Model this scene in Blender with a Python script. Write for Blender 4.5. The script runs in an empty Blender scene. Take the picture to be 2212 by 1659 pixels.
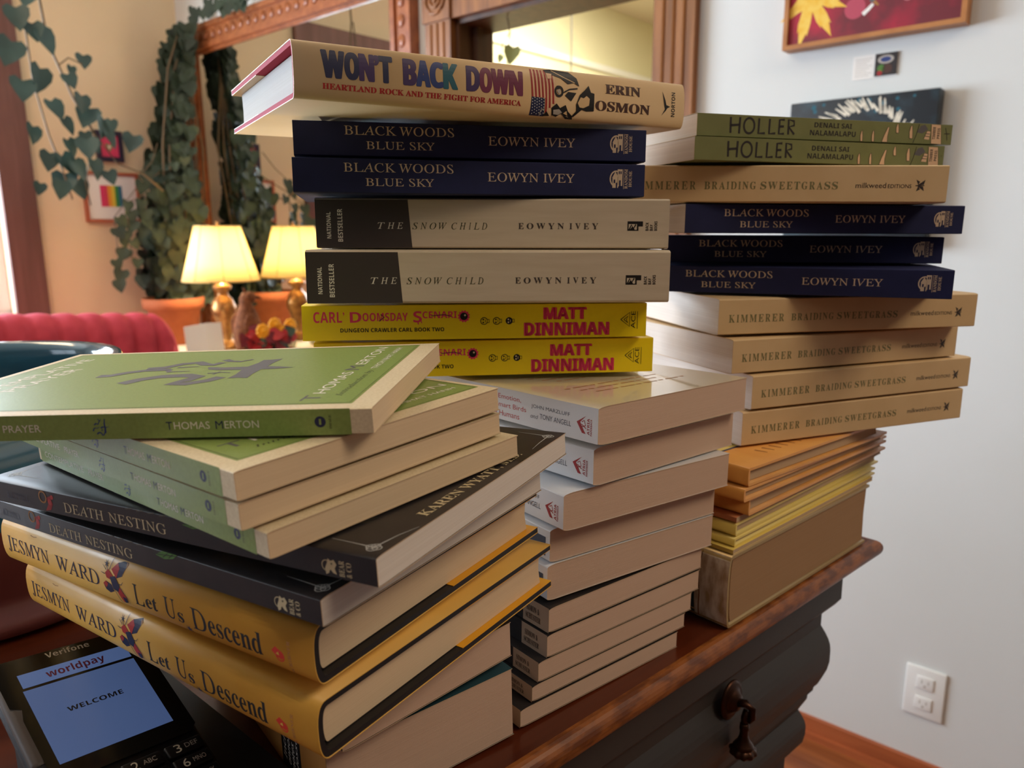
import bpy, bmesh, math, random
from mathutils import Matrix, Vector

# ------------------------------------------------------------------ camera, light, exposure
S = bpy.context.scene
C = S.collection
random.seed(7)
PI = math.pi
EYE = 1.2
cd = bpy.data.cameras.new('camera')
cam = bpy.data.objects.new('camera', cd)
C.objects.link(cam)
S.camera = cam
cd.sensor_fit = 'HORIZONTAL'
cd.sensor_width = 36.0
cd.lens = 1631.24 / 2212 * 36.0
cd.clip_start = 0.01
p_, r_ = math.radians(11.4236), math.radians(-0.2793)
fw = Vector((0, math.cos(p_), -math.sin(p_)))
up0 = Vector((0, math.sin(p_), math.cos(p_)))
rt0 = Vector((1, 0, 0))
rt = rt0 * math.cos(r_) + up0 * math.sin(r_)
up = -rt0 * math.sin(r_) + up0 * math.cos(r_)
cam.matrix_world = Matrix(((rt.x, up.x, -fw.x, 0), (rt.y, up.y, -fw.y, 0), (rt.z, up.z, -fw.z, EYE), (0, 0, 0, 1)))
cd.dof.use_dof = True
cd.dof.focus_distance = 0.385
cd.dof.aperture_fstop = 12.5
S.view_settings.view_transform = 'Standard'
S.view_settings.look = 'None'
S.view_settings.exposure = 0.1
S.view_settings.gamma = 1.0
S.view_settings.use_curve_mapping = False

W = bpy.data.worlds.new('world')
S.world = W
W.use_nodes = True
W.node_tree.nodes['Background'].inputs[0].default_value = (0.62, 0.78, 1.0, 1)
W.node_tree.nodes['Background'].inputs[1].default_value = 1.0

ROOM = math.atan2(0.75557, 0.65508)          # the room is turned against the camera
CAB = math.radians(41.9)                     # so is the cabinet
RM = Matrix.Rotation(ROOM, 4, 'Z')
CM = Matrix.Rotation(CAB, 4, 'Z')


def area(name, loc, target, sx, sy, power, col):
    l = bpy.data.lights.new(name, 'AREA')
    l.shape = 'RECTANGLE'
    l.size, l.size_y = sx, sy
    l.energy = power
    l.color = col
    o = bpy.data.objects.new(name, l)
    C.objects.link(o)
    o.location = loc
    o.rotation_euler = (Vector(target) - Vector(loc)).to_track_quat('-Z', 'Y').to_euler()
    return o


def rp(m, s, z):
    """room coordinates: m across to the picture wall, s along it, z up"""
    return RM @ Vector((m, s, z))


area('daylight_back_window', rp(-0.3, 3.75, 1.5), rp(0.2, 1.4, 1.15), 2.3, 1.2, 215, (0.74, 0.87, 1.0))
area('daylight_left_window', rp(-3.0, 1.9, 1.8), rp(0.2, 0.9, 1.0), 1.6, 1.5, 12, (0.84, 0.92, 1.0))
area('warm_ceiling_lamp', rp(0.75, -1.1, 2.5), rp(0.3, 0.3, 0.9), 0.7, 0.7, 14, (1.0, 0.81, 0.60))
area('warm_far_ceiling_lamp', rp(-0.2, 1.9, 2.55), rp(0.4, 2.2, 0.0), 0.7, 0.7, 15, (1.0, 0.76, 0.48))
area('next_room_lamp', rp(3.2, 1.9, 2.3), rp(3.2, 2.4, 0.8), 1.0, 0.8, 60, (1.0, 0.94, 0.74))

# ------------------------------------------------------------------ materials
MATS = {}


def lin(c):
    return tuple(((v / 255) / 12.92 if v / 255 <= 0.04045 else ((v / 255 + 0.055) / 1.055) ** 2.4) for v in c) + (1,)


def mat(name, col, rough=0.55, metal=0.0, spec=0.4, coat=0.0, cr_=0.12, col2=None, scale=(60, 60, 60), bump=0.0, emit=None, es=0.0, lo=0.35, hi=0.65, detail=4.0, trans=0.0):
    if name in MATS:
        return MATS[name]
    m = bpy.data.materials.new(name)
    m.use_nodes = True
    nt = m.node_tree
    b = nt.nodes['Principled BSDF']
    b.inputs['Base Color'].default_value = lin(col)
    b.inputs['Roughness'].default_value = rough
    b.inputs['Metallic'].default_value = metal
    b.inputs['Specular IOR Level'].default_value = spec
    b.inputs['Coat Weight'].default_value = coat
    b.inputs['Coat Roughness'].default_value = cr_
    if trans:
        b.inputs['Transmission Weight'].default_value = trans
    if emit:
        b.inputs['Emission Color'].default_value = lin(emit)
        b.inputs['Emission Strength'].default_value = es
    if col2 or bump:
        tc = nt.nodes.new('ShaderNodeTexCoord')
        mp = nt.nodes.new('ShaderNodeMapping')
        mp.inputs['Scale'].default_value = scale
        nz = nt.nodes.new('ShaderNodeTexNoise')
        nz.inputs['Scale'].default_value = 1.0
        nz.inputs['Detail'].default_value = detail
        nt.links.new(tc.outputs['Object'], mp.inputs['Vector'])
        nt.links.new(mp.outputs['Vector'], nz.inputs['Vector'])
        if col2:
            cr = nt.nodes.new('ShaderNodeValToRGB')
            cr.color_ramp.elements[0].position = lo
            cr.color_ramp.elements[1].position = hi
            cr.color_ramp.elements[0].color = lin(col)
            cr.color_ramp.elements[1].color = lin(col2)
            nt.links.new(nz.outputs['Fac'], cr.inputs['Fac'])
            nt.links.new(cr.outputs['Color'], b.inputs['Base Color'])
        if bump:
            bp = nt.nodes.new('ShaderNodeBump')
            bp.inputs['Strength'].default_value = bump
            bp.inputs['Distance'].default_value = 0.001
            nt.links.new(nz.outputs['Fac'], bp.inputs['Height'])
            nt.links.new(bp.outputs['Normal'], b.inputs['Normal'])
    MATS[name] = m
    return m


def ink(name, col, rough=0.5):
    return mat('ink ' + name, col, rough)


PG = (7, 7, 5200)
mat('pages cream', (226, 200, 166), 0.85, col2=(219, 192, 157), scale=PG, bump=0.12, spec=0.15)
mat('pages warm', (212, 182, 160), 0.85, col2=(207, 177, 154), scale=PG, bump=0.2, spec=0.15)
mat('pages white', (228, 218, 208), 0.85, col2=(216, 204, 193), scale=PG, bump=0.2, spec=0.15)
mat('pages bright', (206, 205, 202), 0.85, col2=(199, 197, 193), scale=PG, bump=0.2, spec=0.15)
mat('pages brown', (168, 134, 100), 0.85, col2=(160, 126, 93), scale=PG, bump=0.15, spec=0.15)
mat('cover green', (138, 156, 82), 0.42, col2=(131, 149, 76), scale=(700, 700, 700), bump=0.06)
mat('cover cream', (226, 208, 172), 0.5, col2=(214, 194, 156), scale=(900, 900, 900))
mat('cover black', (34, 31, 32), 0.36, col2=(44, 39, 38), scale=(90, 90, 90))
mat('cover navy', (40, 45, 84), 0.6, spec=0.2, col2=(36, 40, 74), scale=(40, 40, 40))
mat('cover oat', (206, 190, 164), 0.5, col2=(200, 183, 156), scale=(30, 300, 300))
mat('cover white', (226, 226, 228), 0.28, coat=0.3)
mat('cover gloss cream', (232, 222, 196), 0.3, coat=1.0, cr_=0.025, spec=0.5)
mat('cover yellow', (248, 218, 20), 0.4)
mat('cover sand', (220, 190, 144), 0.5, col2=(215, 184, 137), scale=(40, 40, 40))
mat('cover olive', (124, 128, 80), 0.45, col2=(118, 122, 75), scale=(60, 60, 60))
mat('cover grey paper', (196, 172, 146), 0.5)
mat('cover edge', (206, 178, 146), 0.7)
mat('cover teal', (44, 74, 82), 0.5)
mat('cover brown', (150, 98, 48), 0.5)
mat('jacket yellow', (230, 180, 84), 0.42, col2=(225, 172, 74), scale=(30, 30, 30))
mat('jacket inside yellow', (232, 166, 30), 0.4)
mat('jacket tan', (224, 192, 144), 0.42, col2=(218, 184, 134), scale=(20, 20, 20))
mat('boards black', (26, 24, 26), 0.5)
mat('boards red', (176, 52, 74), 0.75, spec=0.1)
mat('boards gold', (170, 142, 92), 0.4, metal=0.3)
mat('spine gold', (250, 243, 224), 0.3, metal=0.0, col2=(186, 160, 120), scale=(170, 170, 60), bump=0.5)  # pale mottling paints the metallic sheen of the crinkles into the colour
mat('cover orange', (238, 172, 88), 0.35, col2=(230, 160, 80), scale=(50, 50, 50))
mat('cover salmon', (212, 140, 96), 0.4)
mat('cover mustard', (234, 208, 108), 0.38)
mat('pages dusty', (196, 170, 138), 0.85, col2=(189, 161, 129), scale=PG, bump=0.15, spec=0.15)

# ------------------------------------------------------------------ mesh helpers


class MB:
    """collects polygons with a material each, then links them as ONE mesh object"""

    def __init__(self):
        self.v, self.f, self.m, self.mats, self.sm = [], [], [], [], []

    def mi(self, m):
        m = MATS[m] if isinstance(m, str) else m
        if m not in self.mats:
            self.mats.append(m)
        return self.mats.index(m)

    def add(self, vs, fs, m, smooth=False):
        o = len(self.v)
        k = self.mi(m)
        self.v += [tuple(v) for v in vs]
        for f in fs:
            self.f.append([i + o for i in f])
            self.m.append(k)
            self.sm.append(smooth)

    def box(self, x0, x1, y0, y1, z0, z1, m):
        self.add([(x, y, z) for x in (x0, x1) for y in (y0, y1) for z in (z0, z1)],
                 [(0, 1, 3, 2), (4, 6, 7, 5), (0, 4, 5, 1), (2, 3, 7, 6), (0, 2, 6, 4), (1, 5, 7, 3)], m)

    def rbox(self, x0, x1, y0, y1, z0, z1, m, r):
        bm = bmesh.new()
        bmesh.ops.create_cube(bm, size=1.0)
        for v in bm.verts:
            v.co = Vector(((x0 + x1) / 2 + v.co.x * (x1 - x0), (y0 + y1) / 2 + v.co.y * (y1 - y0), (z0 + z1) / 2 + v.co.z * (z1 - z0)))
        bmesh.ops.bevel(bm, geom=bm.edges[:], offset=r, segments=3, affect='EDGES', profile=0.5)
        bm.verts.index_update()
        self.add([v.co for v in bm.verts], [[v.index for v in f.verts] for f in bm.faces], m, True)
        bm.free()

    def lathe(self, prof, m, n=32, c=(0, 0), lobes=0, depth=0.0):
        vs, fs = [], []
        for r, z in prof:
            for k in range(n):
                a = 2 * PI * k / n
                q = r * (1 + depth * math.cos(lobes * a))
                vs.append((c[0] + q * math.cos(a), c[1] + q * math.sin(a), z))
        for i in range(len(prof) - 1):
            for k in range(n):
                k2 = (k + 1) % n
                fs.append((i * n + k, i * n + k2, (i + 1) * n + k2, (i + 1) * n + k))
        self.add(vs, fs, m, True)

    def tube(self, pts, r, m, n=8, taper=None):
        pts = [Vector(p) for p in pts]
        vs, fs = [], []
        for i, p in enumerate(pts):
            d = (pts[min(i + 1, len(pts) - 1)] - pts[max(i - 1, 0)]).normalized()
            a = d.orthogonal().normalized()
            b = d.cross(a)
            q = r if taper is None else r * (1 + (taper - 1) * i / max(1, len(pts) - 1))
            if not hasattr(r, '__len__'):
                rad = q
            else:
                rad = r[i]
            for k in range(n):
                t = 2 * PI * k / n
                vs.append(p + a * rad * math.cos(t) + b * rad * math.sin(t))
        for i in range(len(pts) - 1):
            for k in range(n):
                k2 = (k + 1) % n
                fs.append((i * n + k, i * n + k2, (i + 1) * n + k2, (i + 1) * n + k))
        fs.append(tuple(range(n))[::-1])
        fs.append(tuple((len(pts) - 1) * n + k for k in range(n)))
        self.add(vs, fs, m, True)

    def blob(self, c, r, m, n=14):
        cx, cy, cz = c
        rx, ry, rz = r if hasattr(r, '__len__') else (r, r, r)
        vs, fs = [], []
        h = n // 2
        for i in range(h + 1):
            t = PI * i / h
            for k in range(n):
                a = 2 * PI * k / n
                vs.append((cx + rx * math.sin(t) * math.cos(a), cy + ry * math.sin(t) * math.sin(a), cz + rz * math.cos(t)))
        for i in range(h):
            for k in range(n):
                k2 = (k + 1) % n
                fs.append((i * n + k, (i + 1) * n + k, (i + 1) * n + k2, i * n + k2))
        self.add(vs, fs, m, True)

    def build(self, name, parent=None, mw=None, fix=True):
        me = bpy.data.meshes.new(name)
        me.from_pydata(self.v, [], self.f)
        for m in self.mats:
            me.materials.append(m)
        me.polygons.foreach_set('material_index', self.m)
        me.polygons.foreach_set('use_smooth', self.sm)
        me.update()
        if fix:
            bm = bmesh.new()
            bm.from_mesh(me)
            bmesh.ops.remove_doubles(bm, verts=bm.verts[:], dist=1e-7)
            bm.to_mesh(me)
            bm.free()
        o = bpy.data.objects.new(name, me)
        C.objects.link(o)
        if parent:
            o.parent = parent
        if mw is not None:
            o.matrix_world = mw
        return o


def tag(o, label=None, cat=None, group=None, kind=None):
    if label:
        o['label'] = label
    if cat:
        o['category'] = cat
    if group:
        o['group'] = group
    if kind:
        o['kind'] = kind
    return o


def empty(name, mw, label, cat, group=None):
    o = bpy.data.objects.new(name, None)
    o.empty_display_size = 0.02
    C.objects.link(o)
    o.matrix_world = mw
    return tag(o, label, cat, group)


# ------------------------------------------------------------------ flat print: lettering and marks
TXT = {}
SER = {'sb': 0x1D400, 'si': 0x1D434, 'sbi': 0x1D468, 'gb': 0x1D5D4, 'gi': 0x1D608, 'r': 0x1D434}


def glyphs(s, font):
    """text as flat polygons; fonts: '' sans, sb bold serif, si italic serif, sbi, gb bold sans, gi italic sans, r upright light serif"""
    key = (s, font)
    if key in TXT:
        return TXT[key]
    base = SER.get(font)
    t = ''
    for ch in s:
        if base and 'A' <= ch <= 'Z':
            t += chr(base + ord(ch) - 65)
        elif base and 'a' <= ch <= 'z':
            t += chr(base + 26 + ord(ch) - 97) if not (base == 0x1D434 and ch == 'h') else '\u210e'
        else:
            t += ch
    cu = bpy.data.curves.new('t', 'FONT')
    cu.body = t
    cu.resolution_u = 3
    o = bpy.data.objects.new('t', cu)
    C.objects.link(o)
    bpy.context.view_layer.update()
    me = o.evaluated_get(bpy.context.evaluated_depsgraph_get()).to_mesh()
    vs = [(v.co.x, v.co.y) for v in me.vertices]
    fs = [list(p.vertices) for p in me.polygons]
    if font == 'r':
        vs = [(x - y * math.tan(math.radians(15.6)), y) for x, y in vs]
    bpy.data.objects.remove(o)
    bpy.data.curves.remove(cu)
    x0, x1 = min(v[0] for v in vs), max(v[0] for v in vs)
    y0, y1 = min(v[1] for v in vs), max(v[1] for v in vs)
    vs = [((x - x0) / (x1 - x0), (y - y0) / (y1 - y0)) for x, y in vs]
    TXT[key] = (vs, fs)
    return TXT[key]


def text(s, u0, u1, v0, v1, m, font='', rot=0, lay=2):
    """fit text into the box u0..u1, v0..v1 (mm); rot 90: reads upwards"""
    vs, fs = glyphs(s, font)
    if rot == 90:
        vs = [(u1 - b * (u1 - u0), v0 + a * (v1 - v0)) for a, b in vs]
    elif rot == -90:
        vs = [(u0 + b * (u1 - u0), v1 - a * (v1 - v0)) for a, b in vs]
    else:
        vs = [(u0 + a * (u1 - u0), v0 + b * (v1 - v0)) for a, b in vs]
    return (m, vs, fs, lay)


def poly(pts, m, lay=1):
    return (m, pts, [list(range(len(pts)))], lay)


def rect(u0, u1, v0, v1, m, lay=1):
    return poly([(u0, v0), (u1, v0), (u1, v1), (u0, v1)], m, lay)


def disc(u, v, r, m, lay=2, ry=None, n=20):
    return poly([(u + r * math.cos(2 * PI * k / n), v + (ry or r) * math.sin(2 * PI * k / n)) for k in range(n)], m, lay)


def stroke(pts, w, m, lay=2, w2=None):
    vs, fs = [], []
    n = len(pts)
    for i, p in enumerate(pts):
        a, b = pts[max(i - 1, 0)], pts[min(i + 1, n - 1)]
        dx, dy = b[0] - a[0], b[1] - a[1]
        l = math.hypot(dx, dy) or 1
        q = (w + ((w2 if w2 is not None else w) - w) * i / max(1, n - 1)) / 2
        vs += [(p[0] - dy / l * q, p[1] + dx / l * q), (p[0] + dy / l * q, p[1] - dx / l * q)]
    for i in range(n - 1):
        fs.append([2 * i, 2 * i + 1, 2 * i + 3, 2 * i + 2])
    return (m, vs, fs, lay)


def ring(u, v, r, w, m, lay=2, ry=None, n=20):
    ry = ry or r
    return stroke([(u + r * math.cos(2 * PI * k / n), v + ry * math.sin(2 * PI * k / n)) for k in range(n + 1)], w, m, lay)


def star(u, v, r, m, n=6, q=0.25, lay=2, a0=0.3):
    return poly([(u + (r if k % 2 == 0 else r * q) * math.cos(a0 + PI * k / n), v + (r if k % 2 == 0 else r * q) * math.sin(a0 + PI * k / n)) for k in range(2 * n)], m, lay)


def put(mb, face, items, L, D, T, yz=None):
    """lay printed items on the spine ('F') or the top cover ('T'); yz gives the spine's rounding"""
    for m, vs, fs, lay in items:
        e = 0.045 * lay
        fl = fs
        if yz and face == 'F':
            bm = bmesh.new()
            bv = [bm.verts.new((x, y, 0)) for x, y in vs]
            for f in fs:
                try:
                    bm.faces.new([bv[i] for i in f])
                except ValueError:
                    pass
            for k in range(1, 14):
                z = T * k / 14
                bmesh.ops.bisect_plane(bm, geom=bm.verts[:] + bm.edges[:] + bm.faces[:], plane_co=(0, z, 0), plane_no=(0, 1, 0))
            bm.verts.index_update()
            vs = [(v.co.x, v.co.y) for v in bm.verts]
            fl = [[v.index for v in f.verts] for f in bm.faces]
            bm.free()
        if face == 'F':
            P = []
            for u, v in vs:
                if yz:
                    y, ny, nz = yz(v)
                    P.append(((u - L / 2), y + ny * e, v + nz * e))
                else:
                    P.append((u - L / 2, -D / 2 - e, v))
        elif face == 'T':
            P = [(u - L / 2, v - D / 2, T + e) for u, v in vs]
        elif face == 'P':       # any flat panel, x right, y up, facing +z
            P = [(u, v, T + e) for u, v in vs]
        elif face == 'X':       # a flat picture on a wall facing -x: u to -y
            P = [(-T - e, -u, v) for u, v in vs]
        elif face == 'Y':       # a flat picture on a wall facing -y
            P = [(u, -T - e, v) for u, v in vs]
        mb.add([(a * 0.001, b * 0.001, c * 0.001) for a, b, c in P], fl, m)


# ------------------------------------------------------------------ the books
BK = {
'A0':(-0.095513,0.39934,-0.24774,-52.33,1.32,-0.05,175.23,105.46,39.52),
'A1':(-0.10204,0.39242,-0.2129,-45.24,1.47,-0.36,181.93,104,19.53),
'U2':(-0.12234,0.38714,-0.18451,-34.58,1.54,-0.88,234.62,164.04,24.73),
'U1':(-0.12831,0.38429,-0.15453,-32.23,1.57,-1.23,233.49,160.58,24.55),
'D2':(-0.12299,0.36634,-0.13068,-31.88,1.55,-1.57,229.03,153.44,11.11),
'D1':(-0.11041,0.35924,-0.11323,-27.67,1.86,-1.64,229.38,157.9,11.42),
'G3':(-0.11729,0.3513,-0.10195,-39.53,2.25,-1.15,202.29,132.43,9.7),
'G2':(-0.12575,0.34978,-0.0908,-39.47,2.38,-1.04,202.99,132.55,9.63),
'G1':(-0.12643,0.34774,-0.07925,-39.1,2.54,-0.97,203.01,132.65,10.3),
'GT':(-0.14524,0.34024,-0.06885,-5.19,1.68,-2.27,202.96,133.45,9.8),
'S5':(-0.011759,0.4933,-0.26232,-50.6,-0.9,0.12,213.01,134.99,10.83),
'S4':(-0.0055907,0.49953,-0.25162,-50.6,-0.9,0.12,213.01,133.98,9.5),
'S3':(-0.0012625,0.5036,-0.24053,-50.6,-0.9,0.12,213,135.98,12.08),
'S2':(0.0041524,0.50856,-0.22764,-50.6,-0.9,0.12,213,137.01,13.48),
'S1':(0.0055327,0.51086,-0.21309,-50.6,-0.9,0.12,212.99,138.07,14.67),
'B9':(0.01343,0.51766,-0.194,-54.04,-1.08,-0.05,213.01,140.59,21.26),
'B8':(0.01476,0.51923,-0.17278,-54.2,-1.07,-0.13,212.99,139.43,19.74),
'T3':(0.02058,0.51244,-0.15092,-53.6,-1.07,-0.22,213.02,140.16,21.69),
'T2':(0.02424,0.51826,-0.128,-48.2,-1.15,-0.22,212.99,137.34,21.83),
'T1':(0.02814,0.51106,-0.10309,-48.78,-1.07,-0.42,213.08,141.27,21.03),
'C2':(-0.02469,0.53379,-0.07821,8.81,-0.77,0.57,212.23,139.88,22.09),
'C1':(-0.02884,0.52769,-0.05457,7.48,-0.61,0.5,210.13,139.95,21.22),
'N2':(-0.01696,0.50883,-0.02628,4.3,-0.47,0.43,209.79,140.09,30.57),
'N1':(-0.01249,0.52512,0.00421,1.72,-0.31,0.43,208.42,139.92,29.32),
'M2':(-0.03298,0.51206,0.0301,11.72,-0.07,0.46,203.68,132.03,19.13),
'M1':(-0.03262,0.51574,0.0504,12.12,0.1,0.28,204.34,131.94,18.89),
'WB':(-0.03622,0.49952,0.0752,29.44,0.26,-0.01,237.34,155.76,26.28),
'GO':(0.16308,0.61647,-0.24126,-47.79,0.03,-0.07,189.95,216.31,52.68),
'Y7':(0.17711,0.61139,-0.21282,-47.38,0.09,-0.04,160.04,224.73,3.4),
'Y6':(0.18031,0.6164,-0.20769,-47.42,0.15,-0,159.86,228.06,6.06),
'Y5':(0.18396,0.6225,-0.19928,-46.88,0.16,0.01,159.99,238.87,8.79),
'Y4':(0.18427,0.6206,-0.19204,-47.64,0.16,0.03,159.99,234.45,3.83),
'Y3':(0.18919,0.61949,-0.18309,-47.12,0.16,0.05,159.99,229.63,12.25),
'Y2':(0.18165,0.6046,-0.17155,-48.91,0.15,0.08,160.01,216.05,9.27),
'Y1':(0.17818,0.59784,-0.15967,-50.51,0.13,0.11,159.96,189.93,12.68),
'K4':(0.23988,0.62609,-0.13913,21.22,0.16,-0.05,217.15,139.99,25.48),
'K3':(0.24491,0.62757,-0.11305,21.5,0.19,0.06,216.02,140.01,25.05),
'K2':(0.22971,0.62486,-0.08709,21.03,0.23,0.16,215.53,139.98,24.96),
'K1':(0.23414,0.62064,-0.05997,13.38,0.24,0.24,216.52,139.97,25.93),
'V3':(0.21991,0.60113,-0.03557,-19.02,0.07,0.44,202.8,132.15,19.51),
'V2':(0.21965,0.63353,-0.01412,-4.96,0.17,0.48,202.8,131.83,19.27),
'V1':(0.21485,0.60682,0.00765,5.45,0.27,0.47,204.04,132.05,19.94),
'KT':(0.1874,0.59764,0.03102,-3.36,0.25,0.53,218.17,140.1,24.89),
'H2':(0.19345,0.62263,0.0531,18.01,0.34,0.12,208.69,164.28,15.06),
'H1':(0.19849,0.62813,0.06864,17.66,0.31,0.02,213.5,164.85,14.51),
}


def frame(key):
    x, y, z, yaw, tx, ty, L, D, T = BK[key]
    R = Matrix.Rotation(math.radians(yaw), 4, 'Z') @ Matrix.Rotation(math.radians(tx), 4, 'X') @ Matrix.Rotation(math.radians(ty), 4, 'Y')
    mw = Matrix.Translation((x, y, z + EYE)) @ R @ Matrix.Translation((0, 0, -T / 2000))
    return mw, L, D, T


def extr(mb, pts, x0, x1, m, closed, smooth=False, caps=True):
    n = len(pts)
    vs = [(x * 0.001, y * 0.001, z * 0.001) for x in (x0, x1) for y, z in pts]
    fs = [(i, (i + 1) % n, n + (i + 1) % n, n + i) for i in range(n if closed else n - 1)]
    mb.add(vs, fs, m, smooth)
    if caps:
        mb.add(vs, [tuple(range(n))[::-1], tuple(range(n, 2 * n))], m)


def ribbon(mb, out, inn, x0, x1, m, smooth=False, edge=None):
    """a bent sheet: outer and inner outlines, open at both ends"""
    n = len(out)
    k = 0.001
    edge = edge or m
    vs = [(x * k, y * k, z * k) for x in (x0, x1) for y, z in out] + [(x * k, y * k, z * k) for x in (x0, x1) for y, z in inn]
    fs = []
    for i in range(n - 1):
        fs.append((i, i + 1, n + i + 1, n + i))
        fs.append((2 * n + i, 3 * n + i, 3 * n + i + 1, 2 * n + i + 1))
    mb.add(vs, fs, m, smooth)
    fs = []
    for i in range(n - 1):
        fs.append((i, 2 * n + i, 2 * n + i + 1, i + 1))
        fs.append((n + i, n + i + 1, 3 * n + i + 1, 3 * n + i))
    fs += [(0, n, 3 * n, 2 * n), (n - 1, 3 * n - 1, 4 * n - 1, 2 * n - 1)]
    mb.add(vs, fs, edge)


def paperback(key, label, group, cover, pages, F=(), Tp=(), droop=1.0, run=7.0, cat='book'):
    mw, L, D, T = frame(key)
    root = empty('paperback_book', mw, label, cat, group)
    t = 0.35
    b = min(droop, T * 0.12)

    def outline(o):
        pts = [(D / 2 - (0 if o == 0 else 0.0), o)]
        for k in range(7):
            a = PI / 2 * k / 6
            pts.append((-D / 2 + run - (run - o) * math.sin(a), b - (b - o) * math.cos(a)))
        for k in range(6, -1, -1):
            a = PI / 2 * k / 6
            pts.append((-D / 2 + run - (run - o) * math.sin(a), T - b + (b - o) * math.cos(a)))
        pts.append((D / 2, T - o))
        return pts
    mb = MB()
    out, inn = outline(0), outline(t)
    ribbon(mb, out, inn, -L / 2, L / 2, cover, False, 'cover edge')
    put(mb, 'F', F, L, D, T)
    put(mb, 'T', Tp, L, D, T)
    mb.build('cover', root)
    pb = MB()
    pin = outline(t + 0.06)
    pin[0] = (D / 2 - 0.5, pin[0][1])
    pin[-1] = (D / 2 - 0.5, pin[-1][1])
    extr(pb, pin, -L / 2 + 0.25, L / 2 - 0.25, pages, True)
    pb.build('pages', root)
    return root


def hardcover(key, label, group, jacket, boards, pages, F=(), bulge=2.0, y0_=3.6, bt=2.6, inset=4.0, flap=None, name='hardcover_book', shell='dust_jacket', head=None, Tp=()):
    mw, L, D, T = frame(key)
    root = empty(name, mw, label, 'book', group)
    h = T / 2
    nn = 2.6

    def outline(o, y0=y0_):
        pts = [(D / 2, o)]
        for k in range(-9, 10):
            s = math.sin(PI / 2 * k / 9)
            z = h + (h - o) * s
            c = max(0.0, 1 - abs(s) ** nn) ** (1 / nn)
            pts.append((-D / 2 + y0 + o * 0.2 - (bulge + y0 - o * 0.8) * c, z))
        pts.append((D / 2, T - o))
        return pts

    def yz(v):
        s = max(-0.999, min(0.999, (v - h) / h))
        c = (1 - abs(s) ** nn) ** (1 / nn)
        return (-D / 2 + y0_ - (bulge + y0_) * c, -max(0.25, c), 0.5 * s)
    jt = 0.3
    if jacket:
        mb = MB()
        ribbon(mb, outline(0), outline(jt), -L / 2 - 0.3, L / 2 + 0.3, jacket, True)
        put(mb, 'F', F, L, D, T, yz)
        if flap:
            for z0, z1 in ((jt + bt + 0.05, jt + bt + 0.3), (T - jt - bt - 0.3, T - jt - bt - 0.05)):
                mb.box(-L / 2000, L / 2000, D * 0.00002, D / 2000, z0 / 1000, z1 / 1000, flap)
            for z0, z1 in ((0, jt + bt + 0.3), (T - jt - bt - 0.3, T)):
                mb.box(-L / 2000, L / 2000, D / 2000, D / 2000 + 0.0003, z0 / 1000, z1 / 1000, jacket)
        mb.build(shell, root)
        bb = MB()
        ribbon(bb, outline(jt + 0.05), outline(jt + bt), -L / 2, L / 2, boards, False)
        bb.build('boards', root)
    else:
        mb = MB()
        ribbon(mb, outline(0), outline(bt), -L / 2, L / 2, boards, True)
        put(mb, 'F', F, L, D, T, yz)
        put(mb, 'T', Tp, L, D, T)
        mb.build('boards', root)
    pb = MB()
    z0, z1 = jt + bt + 0.45, T - jt - bt - 0.45
    hh = (z1 - z0) / 2
    pts = [(D / 2 - inset - 1.0, z0)]
    for k in range(-6, 7):
        s = math.sin(PI / 2 * k / 6)
        c = max(0.0, 1 - abs(s) ** 2.4) ** (1 / 2.4)
        pts.append((-D / 2 + 6.0 - (bulge + 2.6 - bt) * c, z0 + hh + hh * s))
    pts.append((D / 2 - inset - 1.0, z1))
    pts.append((D / 2 - inset - 2.4, z0 + hh))
    extr(pb, pts, -L / 2 + inset, L / 2 - inset, pages, True)
    o = pb.build('pages', root)
    if head:
        hb = MB()
        for x in (-L / 2 + inset - 0.5, L / 2 - inset - 0.2):
            hb.tube([((x + 0.35) * 0.001, y * 0.001, z * 0.001) for y, z in pts[1:14]], 0.0007, head, 6)
        hb.build('headband', root)
    return root

# ---- print designs (u along the spine, v up it, millimetres)
INK = dict(navy=(30, 36, 74), blue=(40, 58, 118), dark=(40, 34, 34), cream=(232, 214, 176), offwhite=(228, 220, 200), gold=(208, 190, 148), red=(158, 34, 34),
           pink=(236, 62, 104), hot=(214, 40, 60), black=(22, 20, 20), maroon=(112, 38, 72), teal=(30, 92, 108), brown=(74, 44, 34), sage=(124, 120, 80), white=(238, 236, 230),
           plum=(62, 42, 92), copper=(208, 186, 160), peach=(226, 188, 150), silver=(190, 188, 182), leaf=(74, 118, 44), dgreen=(64, 66, 44), grey=(96, 92, 94), smoke=(92, 88, 70),
           flame=(206, 52, 34), rust=(170, 110, 60), charcoal=(62, 54, 50), lightgrey=(178, 170, 160), steel=(70, 74, 90), ochre=(172, 118, 56), red2=(188, 48, 44))
IK = {k: ink(k, v) for k, v in INK.items()}


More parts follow.
